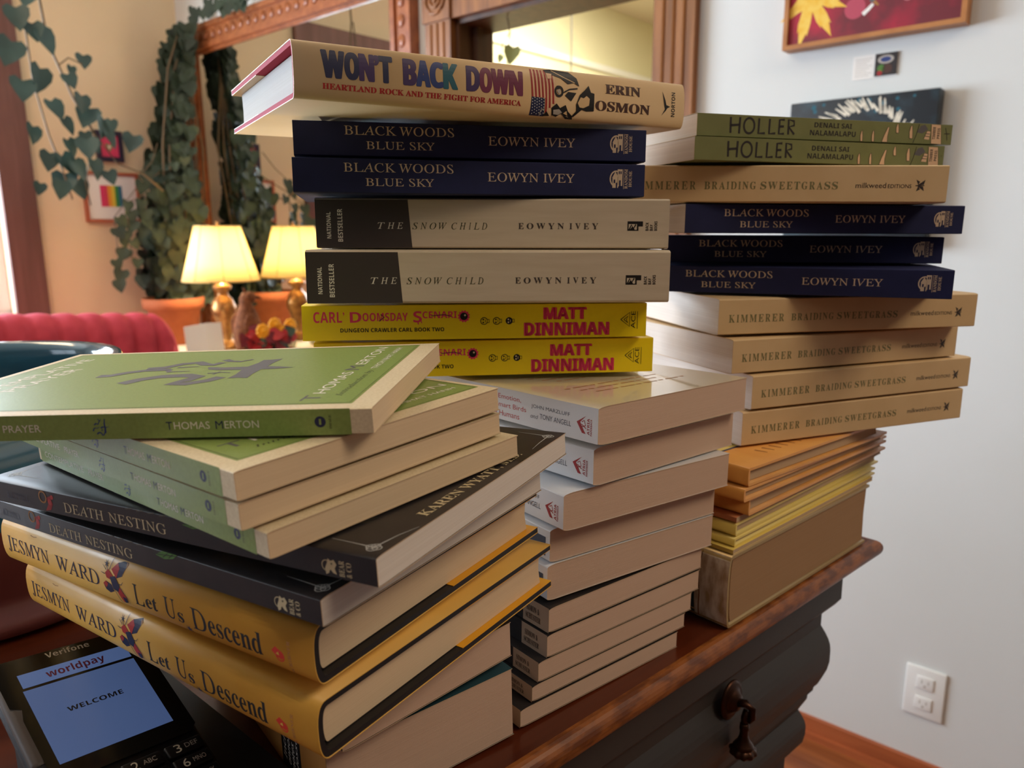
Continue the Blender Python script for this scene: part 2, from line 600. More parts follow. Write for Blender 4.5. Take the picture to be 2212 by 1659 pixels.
def navy_spine():
    a = IK['copper']
    it = [text('BLACK WOODS', 27.4, 88.4, 11.6, 16.5, a, 'r'), text('BLUE SKY', 39.1, 77.3, 4.1, 8.4, a, 'r'), text('EOWYN IVEY', 108.1, 160, 7.6, 12.7, a, 'r')]
    # a little house: gable, tall wing, windows, path
    it += [ring(185.6, 10.4, 3.6, 0.8, a, ry=4.4), rect(186.5, 189.6, 6.4, 15.9, a), poly([(183.2, 11), (185.2, 14.6), (187.2, 11)], a), rect(183.4, 187, 5.2, 11, a)]
    it += [rect(187.2, 187.9, 13.2, 14.8, 'cover navy', 3), rect(188.3, 189, 13.2, 14.8, 'cover navy', 3), rect(184.2, 185.1, 8, 10, 'cover navy', 3), rect(185.6, 186.4, 4.9, 8.2, 'cover navy', 3), rect(187.6, 188.6, 6.2, 9.6, 'cover navy', 3), stroke([(190.4, 4.6), (190.4, 16)], 0.25, a)]
    it += [text('RANDOM', 191, 192.9, 4.8, 16, a, 'sb', 90), text('HOUSE', 193.6, 195.5, 5.8, 15, a, 'sb', 90)]
    return it


def snow_spine(T, L, r0):
    o = IK['offwhite']
    it = [poly([(0, 0.5), (r0 + 2.2, 0.5), (r0, T - 1.2), (0, T - 1.2)], IK['charcoal'], 1)]
    it += [text('NATIONAL', 6.4, 8.9, 5.8, 21, o, 'gb', 90), text('BESTSELLER', 12.8, 15.7, 4, 22.8, o, 'gb', 90)]
    x = 36.2
    for ch, w in zip('THE', (4.2, 4.4, 3.6)):
        it.append(text(ch, x, x + w, 11.5, 15.1, o, 'si'))
        x += 5.6
    x = 56.4
    for ch in 'SNOW CHILD':
        w = {'W': 5.0, 'I': 1.6, 'O': 3.9, 'N': 4.2, 'H': 4.1}.get(ch, 3.3)
        if ch != ' ':
            it.append(text(ch, x, x + w, 11.2, 15.1, IK['dgreen'], 'si'))
        x += w + 1.35 if ch != ' ' else 1.2
    x = 118.8
    for ch in 'EOWYN IVEY':
        w = {'W': 5.2, 'I': 1.7, 'O': 4.0, 'N': 3.8, 'Y': 3.8}.get(ch, 3.2)
        if ch != ' ':
            it.append(text(ch, x, x + w, 11.5, 15.0, IK['charcoal'], 'sb'))
        x += w + 1.75 if ch != ' ' else 1.5
    k = IK['black']
    it += [rect(183.6, 190.2, 10.7, 16.2, k), rect(190.2, 192.8, 13.2, 16.2, k), rect(184.3, 189.2, 11.3, 14.6, 'cover oat', 3), stroke([(184.6, 11.3), (186, 14.2), (187.2, 12), (188.6, 14.4)], 0.8, k, 4), poly([(185, 11.3), (186.6, 13.4), (188, 11.3)], k, 4)]
    for q, s in enumerate(('BACK', 'BAY', 'BOOKS')):
        it.append(text(s, 194.4 + q * 2.6, 196.2 + q * 2.6, 10.8, 14.4 + (1.9 if q == 2 else 1.2 if q == 0 else 0), k, 'gb', 90))
    return it


def carl_spine():
    p, k, y = IK['pink'], IK['black'], 'cover yellow'
    it = [text('CARL\u2019', 6.6, 24.6, 10.9, 17.4, p, 'gb'), text('D', 27.8, 34.6, 10.9, 17.2, p, 'gb'), text('OOMSDAY', 35.2, 62, 11.6, 16.6, p, 'gb'), text('S', 65.2, 70.4, 10.6, 17.4, p, 'gb'), text('CENARI', 70.8, 91.4, 13, 17.2, p, 'gb')]
    it += [stroke([(68, 10.6), (68.2, 9.4)], 0.7, p), stroke([(70, 11.4), (70.2, 10.1)], 0.5, p), stroke([(45, 11.6), (48, 14), (46, 15.6)], 0.7, IK['maroon'], 3), stroke([(76, 14.4), (84, 15.2), (88, 14)], 0.5, IK['maroon'], 3)]
    it += [star(95.7, 14, 3.9, p, 12, 0.78), disc(95.7, 14, 2.3, k, 3), disc(96.4, 14.7, 0.6, IK['cream'], 4)]
    it += [text('DUNGEON CRAWLER CARL BOOK TWO', 22, 83.7, 5.1, 7.5, k, 'gb')]
    for q in range(3):
        u = 108 + q * 7.7
        it.append(ring(u, 11, 2.1, 0.45, k) if q < 2 else disc(u, 11, 2.2, k))
        it += [rect(u + 1.9, u + 3.2, 9.9, 12.1, k, 2), rect(u + 2.1, u + 2.9, 10.2, 11.8, y, 3)]
        it += [disc(u - 0.5, 11.9, 0.5, k if q < 2 else IK['cream'], 4), disc(u - 0.5, 10.1, 0.5, k if q < 2 else IK['cream'], 4), rect(u + 0.6, u + 0.9, 10.2, 11.8, k if q < 2 else IK['cream'], 4)]
    h = IK['hot']
    it += [text('MATT', 144.9, 171.2, 11.9, 19, IK['pink'], 'gb', 0, 3), text('MATT', 145.2, 171.5, 11.6, 18.7, h, 'gb', 0, 2), text('DINNIMAN', 132.9, 185.8, 1.9, 9.7, IK['pink'], 'gb', 0, 3), text('DINNIMAN', 133.2, 186.1, 1.6, 9.4, h, 'gb', 0, 2)]
    for t in it[-4:]:
        it += [(t[0], [(x + d_, y) for x, y in t[1]], t[2], t[3] + 0.05) for d_ in (-0.35, 0.35)]
    it += [stroke([(193.6, 11), (199.3, 15.4), (199.3, 6.6), (193.6, 11)], 0.5, k), stroke([(195.6, 11), (198.2, 13), (197.2, 11), (198.2, 9), (195.6, 11)], 0.45, k), text('ACE', 200.2, 203, 5.4, 16.1, k, '', 90), stroke([(204.3, 5.1), (204.3, 16.1)], 0.3, k)]
    return it


def sweet_spine(T):
    v = T * 0.455
    g, k = IK['sage'], IK['charcoal']
    it = []
    x = 8.0
    for ch in 'KIMMERER':
        w = {'I': 1.9, 'M': 5.6, 'K': 4.6}.get(ch, 4.1)
        it.append(text(ch, x, x + w, v - 2.7, v + 2.7, g, 'sb'))
        x += w + 1.35
    x = 57.3
    for ch in 'BRAIDING SWEETGRASS':
        w = {'I': 1.7, 'W': 6.2, ' ': 0.8}.get(ch, 3.9)
        if ch != ' ':
            it.append(text(ch, x, x + w, v - 2.5, v + 2.5, g, 'sb'))
        x += w + 1.12
    it += [text('milkweed', 158, 178, v - 1.6, v + 1.9, k, ''), text('EDITIONS', 179.2, 194.6, v - 1.6, v + 0.9, k, '')]
    it += [poly([(198, v), (203.4, v + 3.8), (202.6, v + 0.6)], k), poly([(198, v), (203, v - 3.6), (202.2, v - 0.6)], k), poly([(197.4, v + 3.9), (200, v + 2.6), (199, v + 0.4)], k), poly([(197.8, v - 3.7), (200.4, v - 2.4), (199, v - 0.4)], k), stroke([(197.2, v), (203, v)], 0.6, k)]
    return it


def holler_spine(L):
    k, p = IK['dark'], IK['peach']
    it = []
    # brush lettering: strokes
    def st(ps, w=1.5):
        it.append(stroke(ps, w, k))
    st([(25.4, 2.6), (25.2, 12.6)]); st([(32, 2.4), (32.4, 12.8)]); st([(25.2, 7.4), (32.2, 8)])
    it.append(ring(39.6, 7.6, 4.1, 1.4, k, ry=4.9))
    st([(47.2, 12.6), (47, 3), (52.2, 3.2)]); st([(55.6, 12.6), (55.4, 3), (60.4, 3.4)])
    st([(67.4, 12.4), (63.4, 12.2), (63.2, 3.2), (67.4, 3.4)]); st([(63.4, 7.9), (67, 8.1)])
    st([(70.8, 3), (70.6, 12.6), (75, 11.8), (75.2, 9), (71, 7.8), (75.6, 3.2)])
    it += [text('DENALI SAI', 91.8, 123.3, 8.4, 11.7, k, 'gb'), text('NALAMALAPU', 88.5, 127, 3.1, 6.6, k, 'gb')]
    for u, v0, v1, w in ((132, 0.4, 8, 1.3), (142, 0.4, 8.4, 1.3), (163, 7, 13.6, 1.5), (175.5, 3.6, 12.8, 1.8)):
        q = [(u - w * 0.5, v0), (u + w, v0), (u + w * 0.9, (v0 + v1) / 2), (u + w * 0.4, v1), (u - w * 0.3, v1 - 1), (u - w * 0.8, (v0 + v1) / 2)]
        it += [poly(q, p, 2), stroke(q + [q[0]], 0.35, k, 3)]
    q = [(150, 0.4), (155, 0.4), (154.8, 4), (156, 10.6), (154.6, 10.8), (151.8, 5)]
    it += [poly(q, p, 2), stroke(q + [q[0]], 0.35, k, 3), stroke([(178, 0.5), (180.5, 6), (182.6, 13.8)], 0.5, k), poly([(181, 8), (184, 12.6), (188, 13.6), (191, 10.4), (186, 7.4)], IK['grey'], 1)]
    it += [poly([(187.6, 3.6), (190.2, 9.4), (193.4, 9.2), (192.6, 3.2)], p, 2), stroke([(187.6, 3.6), (190.2, 9.4), (193.4, 9.2)], 0.35, k, 3), stroke([(188.6, 5.6), (192.8, 5.4)], 0.4, k, 3), stroke([(189.4, 7.4), (192.8, 7.2)], 0.4, k, 3)]
    q = [(194.6, 0.5), (204.2, 0.3), (202.4, 14), (193.6, 14)]
    it += [poly(q, p, 2), stroke(q + [q[0]], 0.3, k, 3), text('TIMBER', 195.4, 198, 3.6, 12.4, k, 'gb', 90, 3), text('PRESS', 199.6, 202, 4.2, 11.6, k, 'gb', 90, 3)]
    it += [stroke([(206, 7.8), (222 if L > 215 else L - 2, 8)], 0.5, k)]
    for u, d in ((208.5, 1.5), (211.5, -2), (214.5, 2), (217, -1)):
        if u < L - 2:
            it += [stroke([(u, 7.9), (u - 2 + d * 0.3, 12)], 0.5, k), stroke([(u, 7.9), (u + d * 0.6, 3.4)], 0.5, k)]
    return it


def green_mark(u0, v0, s, m, lay=2):
    """the brush sign: a cross and loose strokes, s = size in mm"""
    P = lambda *q: [(u0 + a * s, v0 + b * s) for a, b in q]
    it = [stroke(P((0.5, 0.44), (0.62, 0.5), (0.8, 0.46), (1.0, 0.5)), 0.10 * s, m, lay, 0.02 * s), stroke(P((0.73, 0.12), (0.76, 0.4), (0.75, 0.7), (0.80, 0.98)), 0.12 * s, m, lay, 0.05 * s)]
    it += [stroke(P((0.22, 0.06), (0.28, 0.14), (0.4, 0.17), (0.5, 0.12), (0.53, 0.0), (0.62, 0.02), (0.7, 0.16)), 0.09 * s, m, lay, 0.06 * s), stroke(P((0.0, 0.26), (0.08, 0.42), (0.2, 0.46), (0.26, 0.38)), 0.08 * s, m, lay, 0.03 * s)]
    it += [stroke(P((0.12, 0.62), (0.24, 0.72), (0.36, 0.66), (0.46, 0.84), (0.54, 0.92)), 0.08 * s, m, lay, 0.04 * s), stroke(P((0.38, 0.98), (0.5, 0.84), (0.58, 0.98)), 0.05 * s, m, lay, 0.02 * s), stroke(P((0.28, 0.44), (0.46, 0.5)), 0.05 * s, m, lay, 0.01 * s), stroke(P((0.5, 0.28), (0.6, 0.34)), 0.03 * s, m, lay), stroke(P((0.56, 0.24), (0.55, 0.4)), 0.02 * s, m, lay)]
    return it


def green_spine(T):
    o, b = IK['offwhite'], IK['navy']
    v0, v1 = T * 0.33, T * 0.62
    it = [rect(2.4, 194.8, 0, T, 'cover green', 1), text('CONTEMPLATIVE', 8, 54, v0, v1, o, ''), text('PRAYER', 59.3, 74.6, v0, v1, o, '')]
    it += green_mark(95.5, T * 0.16, T * 0.66, IK['blue'])
    it += [text('T', 124.5, 126.9, v0 - 0.1, v1 + 0.1, b, ''), text('HOMAS', 127.5, 141.4, v0, v1, o, ''), text('M', 143.6, 146.5, v0 - 0.1, v1 + 0.1, b, ''), text('ERTON', 147.1, 160.2, v0, v1, o, '')]
    it += [disc(183.4, T * 0.51, 2.1, b), rect(183.0, 183.8, T * 0.4, T * 0.62, 'cover green', 3), text('IMAGE', 186.7, 187.6, T * 0.24, T * 0.78, IK['dgreen'], 'sb', 90)]
    return it


def green_cover():
    g, d, o = 'cover green', IK['grey'], IK['offwhite']
    it = [rect(4, 193.4, 7.2, 130, g, 1)]
    for q in ([(5, 8.4), (192.2, 8.4), (192.2, 128.8), (5, 128.8), (5, 8.4)],):
        it.append(stroke(q, 0.35, IK['dgreen'], 2))
    it += [poly([(121.5, 57.7), (126, 58.4), (130.8, 57.2), (129.4, 66), (129.2, 76), (137, 76.6), (143.7, 78.9), (136, 81.6), (129.4, 83), (129, 92), (129.6, 101.7), (125, 99.6), (120.7, 99.2), (121, 92), (119.5, 83.4), (108, 83), (99, 84.6), (102, 79), (108, 76.8), (119.6, 76.4), (121.6, 66)], d, 3)]
    it += [stroke([(75, 52), (79, 60), (86, 65.4), (98, 66.6), (105, 63), (103, 55), (100, 49.4), (107, 48.6), (114, 54), (117, 61)], 7.4, d, 3, 6.4), stroke([(52.5, 70), (58, 70.6), (63, 77), (70, 81), (81, 81.6)], 6.2, d, 3, 5), stroke([(81, 81.6), (84, 75.6), (94, 76.6)], 3.4, d, 3, 1)]
    it += [stroke([(68, 84.6), (76, 87), (81, 95), (88, 97.6), (94, 92), (99, 90.4), (101, 96)], 6.4, d, 3, 4.6), stroke([(99, 103), (104, 98.6), (110, 97), (114, 102)], 4, d, 3, 2), stroke([(83, 86), (93, 87)], 2.4, d, 3, 1), stroke([(106, 70), (113, 71.4), (117, 70)], 1.6, d, 3, 0.8), stroke([(110, 67.4), (110.6, 74)], 1.4, d, 3, 0.6)]
    it += [text('CONTEMPLATIVE', 14, 20.6, 16, 116, o, '', 90), text('PRAYER', 25, 31.6, 42, 90, o, '', 90)]
    it += [text('T', 171.2, 178.2, 12.6, 21.4, d, '', 90), text('HOMAS', 172.4, 177.6, 24.2, 64.5, o, '', 90), text('M', 171.4, 178, 68.5, 78.5, d, '', 90), text('ERTON', 172.4, 177.6, 81.5, 125.5, o, '', 90)]
    it += [text('Introduction by', 182.6, 186.4, 19.5, 67, IK['dgreen'], 'si', 90), text('THICH NHAT HANH', 182.8, 185.8, 71, 123, o, '', 90)]
    return it


def knot(u, v, s, m, a):
    it = [ring(u, v, 1.9 * s, 0.38, m), ring(u + 1.3 * s, v + 1.1 * s, 1.7 * s, 0.38, m), ring(u - 1.3 * s, v + 1.1 * s, 1.7 * s, 0.38, m), ring(u, v + 2.2 * s, 1.6 * s, 0.38, m)]
    for dx, dy in a:
        it.append(stroke([(u, v + s), (u + dx * 0.4, v + s + dy * 0.55), (u + dx, v + s + dy)], 0.6, m, 2, 0.15))
    return it


def bear(u, v, m):
    return [poly([(u + 1.2, v), (u + 2.6, v + 0.8), (u + 3.0, v + 2.4), (u + 4.4, v + 1.0), (u + 6.0, v + 0.6), (u + 5.2, v + 2.8), (u + 6.2, v + 4.4), (u + 5, v + 6.0), (u + 3.6, v + 5.4), (u + 2.4, v + 6.2), (u + 1.8, v + 4.2), (u + 0.8, v + 2.2)], m), ring(u + 1.6, v + 3.4, 2.0, 0.35, m), disc(u + 4.0, v + 4.4, 0.35, 'cover black', 3), text('BEAR', u + 7.2, u + 9.6, v + 0.2, v + 6.3, m, 'sb', 90), text('& CO', u + 10.4, u + 12.8, v + 0.4, v + 6.0, m, 'sb', 90)]


def death_spine(T, sh=0):
    c = IK['gold']
    it = [text('KEPPEL', 13.6 - sh, 31.4 - sh, T * 0.3, T * 0.58, IK['steel'], 'r'), ring(42 - sh, T * 0.66, 2.6, 0.8, IK['ochre']), poly([(43 - sh, 1.2), (47 - sh, 2), (49 - sh, 5), (47.6 - sh, 8.6), (45 - sh, 7.6), (45.6 - sh, 4.6)], IK['red']), disc(47 - sh, T * 0.5, 1.5, IK['red2']), disc(49 - sh, T * 0.72, 1.1, IK['red2'])]
    it += [text('DEATH', 57 - sh, 84.5 - sh, T * 0.22, T * 0.62, c, 'r'), text('NESTING', 88 - sh, 124 - sh, T * 0.22, T * 0.62, c, 'r')]
    it += [poly([(134, T * 0.74), (139, T - 0.4), (149, T - 0.3), (146, T * 0.78), (140, T * 0.66)], IK['leaf']), stroke([(135, T * 0.78), (148, T - 0.9)], 0.3, 'cover black', 3), stroke([(139, T * 0.72), (143, T - 0.5)], 0.25, 'cover black', 3), stroke([(143, T * 0.76), (146, T - 0.5)], 0.25, 'cover black', 3)]
    it += [stroke([(100 + q * 7, T * 0.9), (104 + q * 7, T - 0.5)], 0.4, IK['smoke']) for q in range(4)]
    return it + bear(205.6, T * 0.12, c)


def death_cover():
    c, s = IK['gold'], IK['silver']
    it = knot(223.5, 5.5, 1.0, s, ((4.5, 21), (-19, 0.6))) + knot(223.5, 148, 1.0, s, ((2, -22), (-18, 2)))
    it += knot(8, 7, 1.0, s, ((22, 0.5), (-3, 14))) + knot(7, 147, 1.0, s, ((22, 2), (0, -20)))
    it += [text('KAREN WYATT, M.D.', 219.8, 225.6, 37, 118, c, 'sb', 90)]
    for q in range(9):
        it.append(stroke([(196 + 2 * (q % 3), 18 + q * 4.2), (203 + 3 * (q % 2), 21 + q * 4.2), (209 - (q % 3), 25 + q * 4.4)], 0.9, IK['smoke'], 2, 0.2))
    return it


def moth(u, v, s):
    P = lambda *q: [(u + a * s, v + b * s) for a, b in q]
    r, k = IK['red2'], IK['navy']
    it = [poly(P((9, 17), (14, 21), (21, 23), (22.5, 21.5), (18, 15), (13, 13)), k, 2), poly(P((9, 17), (14, 21), (16, 18.5), (13, 13)), r, 3), poly(P((20.5, 22.6), (22.5, 21.5), (21.4, 20)), IK['ochre'], 3)]
    it += [poly(P((3, 14), (6, 16.5), (10, 13.5), (8, 11), (4, 11.5)), r, 3), poly(P((7, 12.5), (12, 14), (15, 9), (13, 5.5), (9, 6.5)), k, 4), poly(P((0, 7.6), (2.6, 9.5), (7.5, 8.4), (9.2, 5), (5, 3.2), (1.6, 4.4)), k, 2), poly(P((0, 7.6), (2.6, 9.5), (4.6, 8.2), (2.4, 5.6)), r, 3)]
    it += [poly(P((11, 7.5), (14.5, 8.5), (19.5, 3.4), (19, 0.6), (15.4, 0.2)), r, 3), poly(P((16, 3.6), (19.4, 3.4), (19.4, 0.8), (16.6, 0)), k, 4)]
    for q in (((6, 16), (4.4, 19.5)), ((7.5, 16.5), (9.6, 22.5)), ((3, 13.4), (-0.5, 13.8)), ((14, 10), (17, 10.4), (18.6, 12.2)), ((15.5, 8.4), (20.6, 3.4), (21.4, 1)), ((10, 6.5), (14, -1.6), (16.6, -4.4)), ((4.4, 15.8), (1.2, 18))):
        it.append(stroke(P(*q), 0.45, k, 5, 0.2))
    return it


def jesmyn_spine():
    k = IK['navy']
    it = [text('J', 5.6, 9.2, 7.2, 16.4, k, 'r'), text('ESMYN', 10, 46.5, 8.2, 16, k, 'r'), text('WARD', 53, 91.6, 7.6, 15.4, k, 'r'), star(99, 20.4, 2.2, k, 7), star(156.4, 2.9, 2.6, k, 7)]
    it += moth(95, 3.4, 0.9)
    it += [text('L', 119, 126.2, 5.6, 15.6, IK['black'], 'r'), text('et', 127.6, 136.2, 5.8, 12.2, IK['black'], 'sb'), text('U', 141.6, 149.4, 5.4, 15.2, IK['black'], 'r'), text('s', 150.8, 154.8, 5.4, 10.2, IK['black'], 'sb'), text('D', 160.4, 170.2, 4.8, 14.8, IK['black'], 'r'), text('escend', 171.4, 204.4, 5.0, 14.8, IK['black'], 'sb')]
    it += [poly([(210, 9.6), (212.4, 11.8), (214.6, 10.8), (217.2, 8.6), (215.4, 6.8), (212.8, 7.4)], IK['flame']), ring(214.6, 8.2, 2.2, 0.6, IK['flame']), poly([(212.4, 8.8), (214, 10), (214.4, 8.4)], 'jacket yellow', 3), text('SCRIBNER', 219.2, 220.9, 1.6, 16, IK['rust'], 'sb', 90)]
    it += [stroke([(30, 20.5), (33, 20.1), (36, 20.6)], 0.3, IK['rust'])]
    return it


def rock_spine(T):
    k, cr = IK['black'], 'jacket tan'
    it = []
    for s, u0, u1, m in (('W', 13, 23.4, 'navy'), ('O', 24.2, 30.6, 'navy'), ('N', 31.4, 38, 'plum'), ('\u2019', 38.8, 40.8, 'plum'), ('T', 41.4, 47.4, 'navy'), ('B', 54, 60.2, 'plum'), ('A', 60.9, 67.8, 'blue'), ('C', 68.4, 75, 'blue'), ('K', 75.8, 83, 'teal'), ('D', 88.9, 95.8, 'plum'), ('O', 96.6, 103, 'maroon'), ('W', 103.6, 113.6, 'maroon'), ('N', 114.4, 121.8, 'maroon')):
        lo = 10.4 if s != '\u2019' else 18
        t = text(s, u0, u1, lo, 22.3, IK[m], 'gb')
        it += [(t[0], [(x + d_, y + e_) for x, y in t[1]], t[2], 2 + q_ * 0.1) for q_, (d_, e_) in enumerate(((-0.2, 0), (0.3, 0), (0.8, 0), (1.1, 0), (0.4, 0.35), (0.4, -0.35), (0.9, 0.3), (0.9, -0.3), (0, 0.3), (0, -0.3)))]
    t = text('HEARTLAND ROCK AND THE FIGHT FOR AMERICA', 13, 121.6, 5.0, 7.7, IK['red'], 'sb')
    it += [(t[0], [(x + d_, y) for x, y in t[1]], t[2], 2 + d_) for d_ in (0, 0.12, 0.24)]
    # the flag hung with its stripes upright
    for q in range(7):
        x = 128.4 + q * 2.25
        y0 = 10.4 if q < 4 else (2.6, 5.4, 7.6)[q - 4]
        it += [poly([(x, y0), (x + 1.15, y0), (x + 0.75, 16), (x + 0.2 - q * 0.1, 24.6), (x - 0.9 - q * 0.1, 24.6), (x - 0.3, 16)], IK['red'], 2), poly([(x + 1.15, y0), (x + 2.2, y0), (x + 1.7, 16), (x + 1.0, 24.6), (x + 0.2, 24.6), (x + 0.75, 16)], IK['peach'], 2)]
    it.append(poly([(127.6, 0.9), (137, 0.9), (136.8, 10.2), (128.4, 10.4)], IK['navy'], 3))
    for a in range(6):
        for b in range(6):
            it.append(disc(129.1 + a * 1.45 - b * 0.03, 1.9 + b * 1.5 + (0.6 if a % 2 else 0), 0.28, IK['white'], 4, n=6))
    # torn black-and-cream picture cut-outs
    it += [poly([(136.4, 24.9), (141, 25.6), (153, 25.2), (158, 22.2), (159.6, 18), (156, 19.6), (152, 18.6), (147.4, 21.4), (142.6, 22.4), (138, 23.2)], k, 5), stroke([(141.4, 25), (148, 22.4), (156.6, 19.6)], 0.4, cr, 6), poly([(137.6, 23.4), (141.4, 23.2), (141, 20.6), (138.6, 20.4)], IK['peach'], 6)]
    it += [ring(146, 14.4, 2.4, 1.3, k, 5), disc(146, 14.4, 1.1, IK['lightgrey'], 6), poly([(143, 15.4), (144.6, 17.4), (146.4, 15.6)], k, 6), stroke([(149, 14), (153, 16), (158.4, 16.8)], 0.7, k, 5), poly([(150, 12.6), (152, 14.6), (157.6, 14.4), (154.2, 9.8)], k, 5)]
    it += [poly([(158, 9), (160, 13.6), (163.6, 16.6), (166, 19), (167.6, 15.4), (170, 15), (170, 5.6), (165, 5.2), (161, 6)], k, 5), poly([(158.6, 9.2), (160.6, 12.4), (162.6, 12), (164.6, 13.4), (166.8, 12), (166.4, 8.4), (162.6, 6.8), (160, 7)], cr, 6)]
    it += [poly([(157.6, 9), (160, 7), (162.6, 6.6), (156.6, 1.8), (154.6, 1.4), (158, 5)], k, 5), poly([(141.4, 5.6), (144.6, 8), (147, 5.8), (150.6, 7.6), (152.4, 4.4), (155.6, 2.2), (156.4, 0.5), (151.6, 0.5), (148, 3), (145, 1.2), (142, 1.8)], k, 5), poly([(142.6, 4.6), (146.4, 5.2), (148.6, 3.6), (146.2, 2.2), (143, 2.4)], IK['lightgrey'], 6), stroke([(134, 1.2), (134.6, 4), (136.4, 4.6)], 0.5, IK['lightgrey'], 6), poly([(136, 1), (138.4, 3.6), (140.6, 1.4)], k, 6), poly([(149.4, 3.2), (151.4, 4.6), (152.4, 2.2)], cr, 6)]
    for t in (text('ERIN', 177.7, 203, 15.7, 20.9, IK['brown'], 'sb'), text('OSMON', 170.9, 210.4, 6.2, 11.6, IK['brown'], 'sb')):
        it += [(t[0], [(x + q_ * 0.3, y) for x, y in t[1]], t[2], 2 + q_ * 0.1) for q_ in range(3)]
    b = [(220, 6.6), (222.4, 10.4), (221.6, 13), (220.2, 20.4), (222.6, 15.4), (223.4, 12.8), (226.4, 12), (224.2, 11), (223.2, 9.6)]
    it += [poly(b[:3] + b[5:], k, 2), poly([b[2], b[3], b[4], b[5]], k, 2), text('NORTON', 227.4, 230.2, 6.4, 20.4, k, 'gb', 90)]
    return it


def crow_spine(T):
    g, r = IK['steel'], IK['red']
    m = IK['red2']
    it = [text('Our Passion, Emotion,', 100, 152.4, T * 0.64, T * 0.8, m, ''), text('and How Smart Birds', 106, 156.8, T * 0.42, T * 0.56, m, ''), text('Behave Like Humans', 104, 150.9, T * 0.16, T * 0.32, m, '')]
    it += [text('JOHN MARZLUFF', 161.3, 192.2, T * 0.57, T * 0.7, g, ''), text('and', 160.6, 167, T * 0.31, T * 0.42, g, 'gi'), text('TONY ANGELL', 168.4, 193.2, T * 0.34, T * 0.48, g, '')]
    it += atria(T)
    return it


def atria(T):
    r = IK['red']
    v = T * 0.4
    it = [poly([(197.4, v + 2.4), (204.4, v + 6.6), (200, v + 2.6), (203, v - 2), (204.2, v - 3.4), (201.4, v - 3.2)], r), stroke([(201.2, v + 2.8), (203, v + 3.9), (204, v + 1.2), (201.4, v + 0.2)], 0.5, r), stroke([(204.4, v - 0.4), (201, v + 1.6)], 0.5, r), stroke([(198.6, v + 3.1), (203, v - 3.2)], 1.0, r)]
    it += [text('ATRIA', 205.2, 206.9, v - 3.6, v + 5.4, r, 'gb', 90), text('PAPERBACK', 207.5, 208.7, v - 3.8, v + 5.2, r, 'gb', 90)]
    return it


def crow_cover():
    it = []
    for c0, n_, k_ in ((120, 4, 14), (166, 3, 12)):         # soft lines of small print, too fine to read
        for q in range(n_):
            for w in range(k_ - 2 * (q % 2)):
                y0 = 22 + 5 * q + w * 7.2
                it.append(stroke([(c0 + 8 * q, y0), (c0 + 8 * q + 0.6, y0 + 4 + (w * 5 + q) % 3)], 1.3, IK['rust'], 2))
    return it


def block_spine(T):
    return [rect(120, 209.2, T * 0.16, T * 0.72, IK['steel'], 1)]


def schuster_spine(T):
    d = IK['dark']
    it = [rect(0, 191, 0, T, IK['dark'], 1), text('SIMON &', 193.9, 205, T * 0.5, T * 0.75, d, 'sb', 0, 2), text('SCHUSTER', 193.2, 206, T * 0.16, T * 0.4, d, 'sb', 0, 2)]
    return it


def origin_spine(T):
    d = IK['brown']
    it = [rect(0, 175, 0.6, T - 0.6, IK['ochre'], 1), text('THE ORIGIN', 60, 103.6, 26, 34, d, 'r'), text('OF SPECIES', 60, 103, 14, 22, d, 'r'), rect(117, 143, 0.6, T - 0.6, IK['black'], 2)]
    for q, s in enumerate(('Includes', 'annotated', 'notes and', 'glossary')):
        it.append(text(s, 119.5 + q * 5.6, 123.6 + q * 5.6, 6, T - 5, IK['white'], 'gi', 90, 3))
    return it


# ---- the left foreground stack
LF = 'of the left stack'
paperback('A0', 'fat ochre-spined paperback standing on the cabinet as base of the leftmost stack', 'books of the left stack', 'cover teal', 'pages warm', F=origin_spine(BK['A0'][8]), droop=0.8, run=4)
paperback('A1', 'paperback with bare page edges squeezed directly under both yellow jacketed hardcovers', 'books of the left stack', 'cover black', 'pages warm', droop=1.2)  # black cover colour stands in for the shadow under the yellow hardcovers
hardcover('U2', 'lower of the two yellow jacketed hardcovers with a moth on the spine', 'yellow jacketed hardcovers', 'jacket yellow', 'boards black', 'pages cream', F=jesmyn_spine(), flap='jacket inside yellow')
hardcover('U1', 'upper of the two yellow jacketed hardcovers, lying directly under two black paperbacks', 'yellow jacketed hardcovers', 'jacket yellow', 'boards black', 'pages cream', F=jesmyn_spine(), flap='jacket inside yellow')
paperback('D2', 'lower black paperback, its spine resting directly on a yellow hardcover', 'black paperbacks', 'cover black', 'pages white', F=death_spine(BK['D2'][8], 7), Tp=death_cover(), droop=0.8, run=5)
paperback('D1', 'upper black paperback whose cover corner shows gold lettering under the green books', 'black paperbacks', 'cover black', 'pages white', F=death_spine(BK['D1'][8]), Tp=death_cover(), droop=0.8, run=5)
paperback('G3', 'green paperback lowest of the green ones, lying directly on the black cover', 'green paperbacks', 'cover cream', 'pages cream', F=green_spine(BK['G3'][8]), Tp=green_cover(), droop=0.5, run=4)
paperback('G2', 'green paperback sandwiched third from top of the left stack', 'green paperbacks', 'cover cream', 'pages cream', F=green_spine(BK['G2'][8]), Tp=green_cover(), droop=0.5, run=4)
paperback('G1', 'green paperback second from top, half covered by the askew one', 'green paperbacks', 'cover cream', 'pages cream', F=green_spine(BK['G1'][8]), Tp=green_cover(), droop=0.5, run=4)
paperback('GT', 'topmost green paperback lying askew with its brush-sign front cover in full view', 'green paperbacks', 'cover cream', 'pages cream', F=green_spine(BK['GT'][8]), Tp=green_cover(), droop=0.4, run=4)

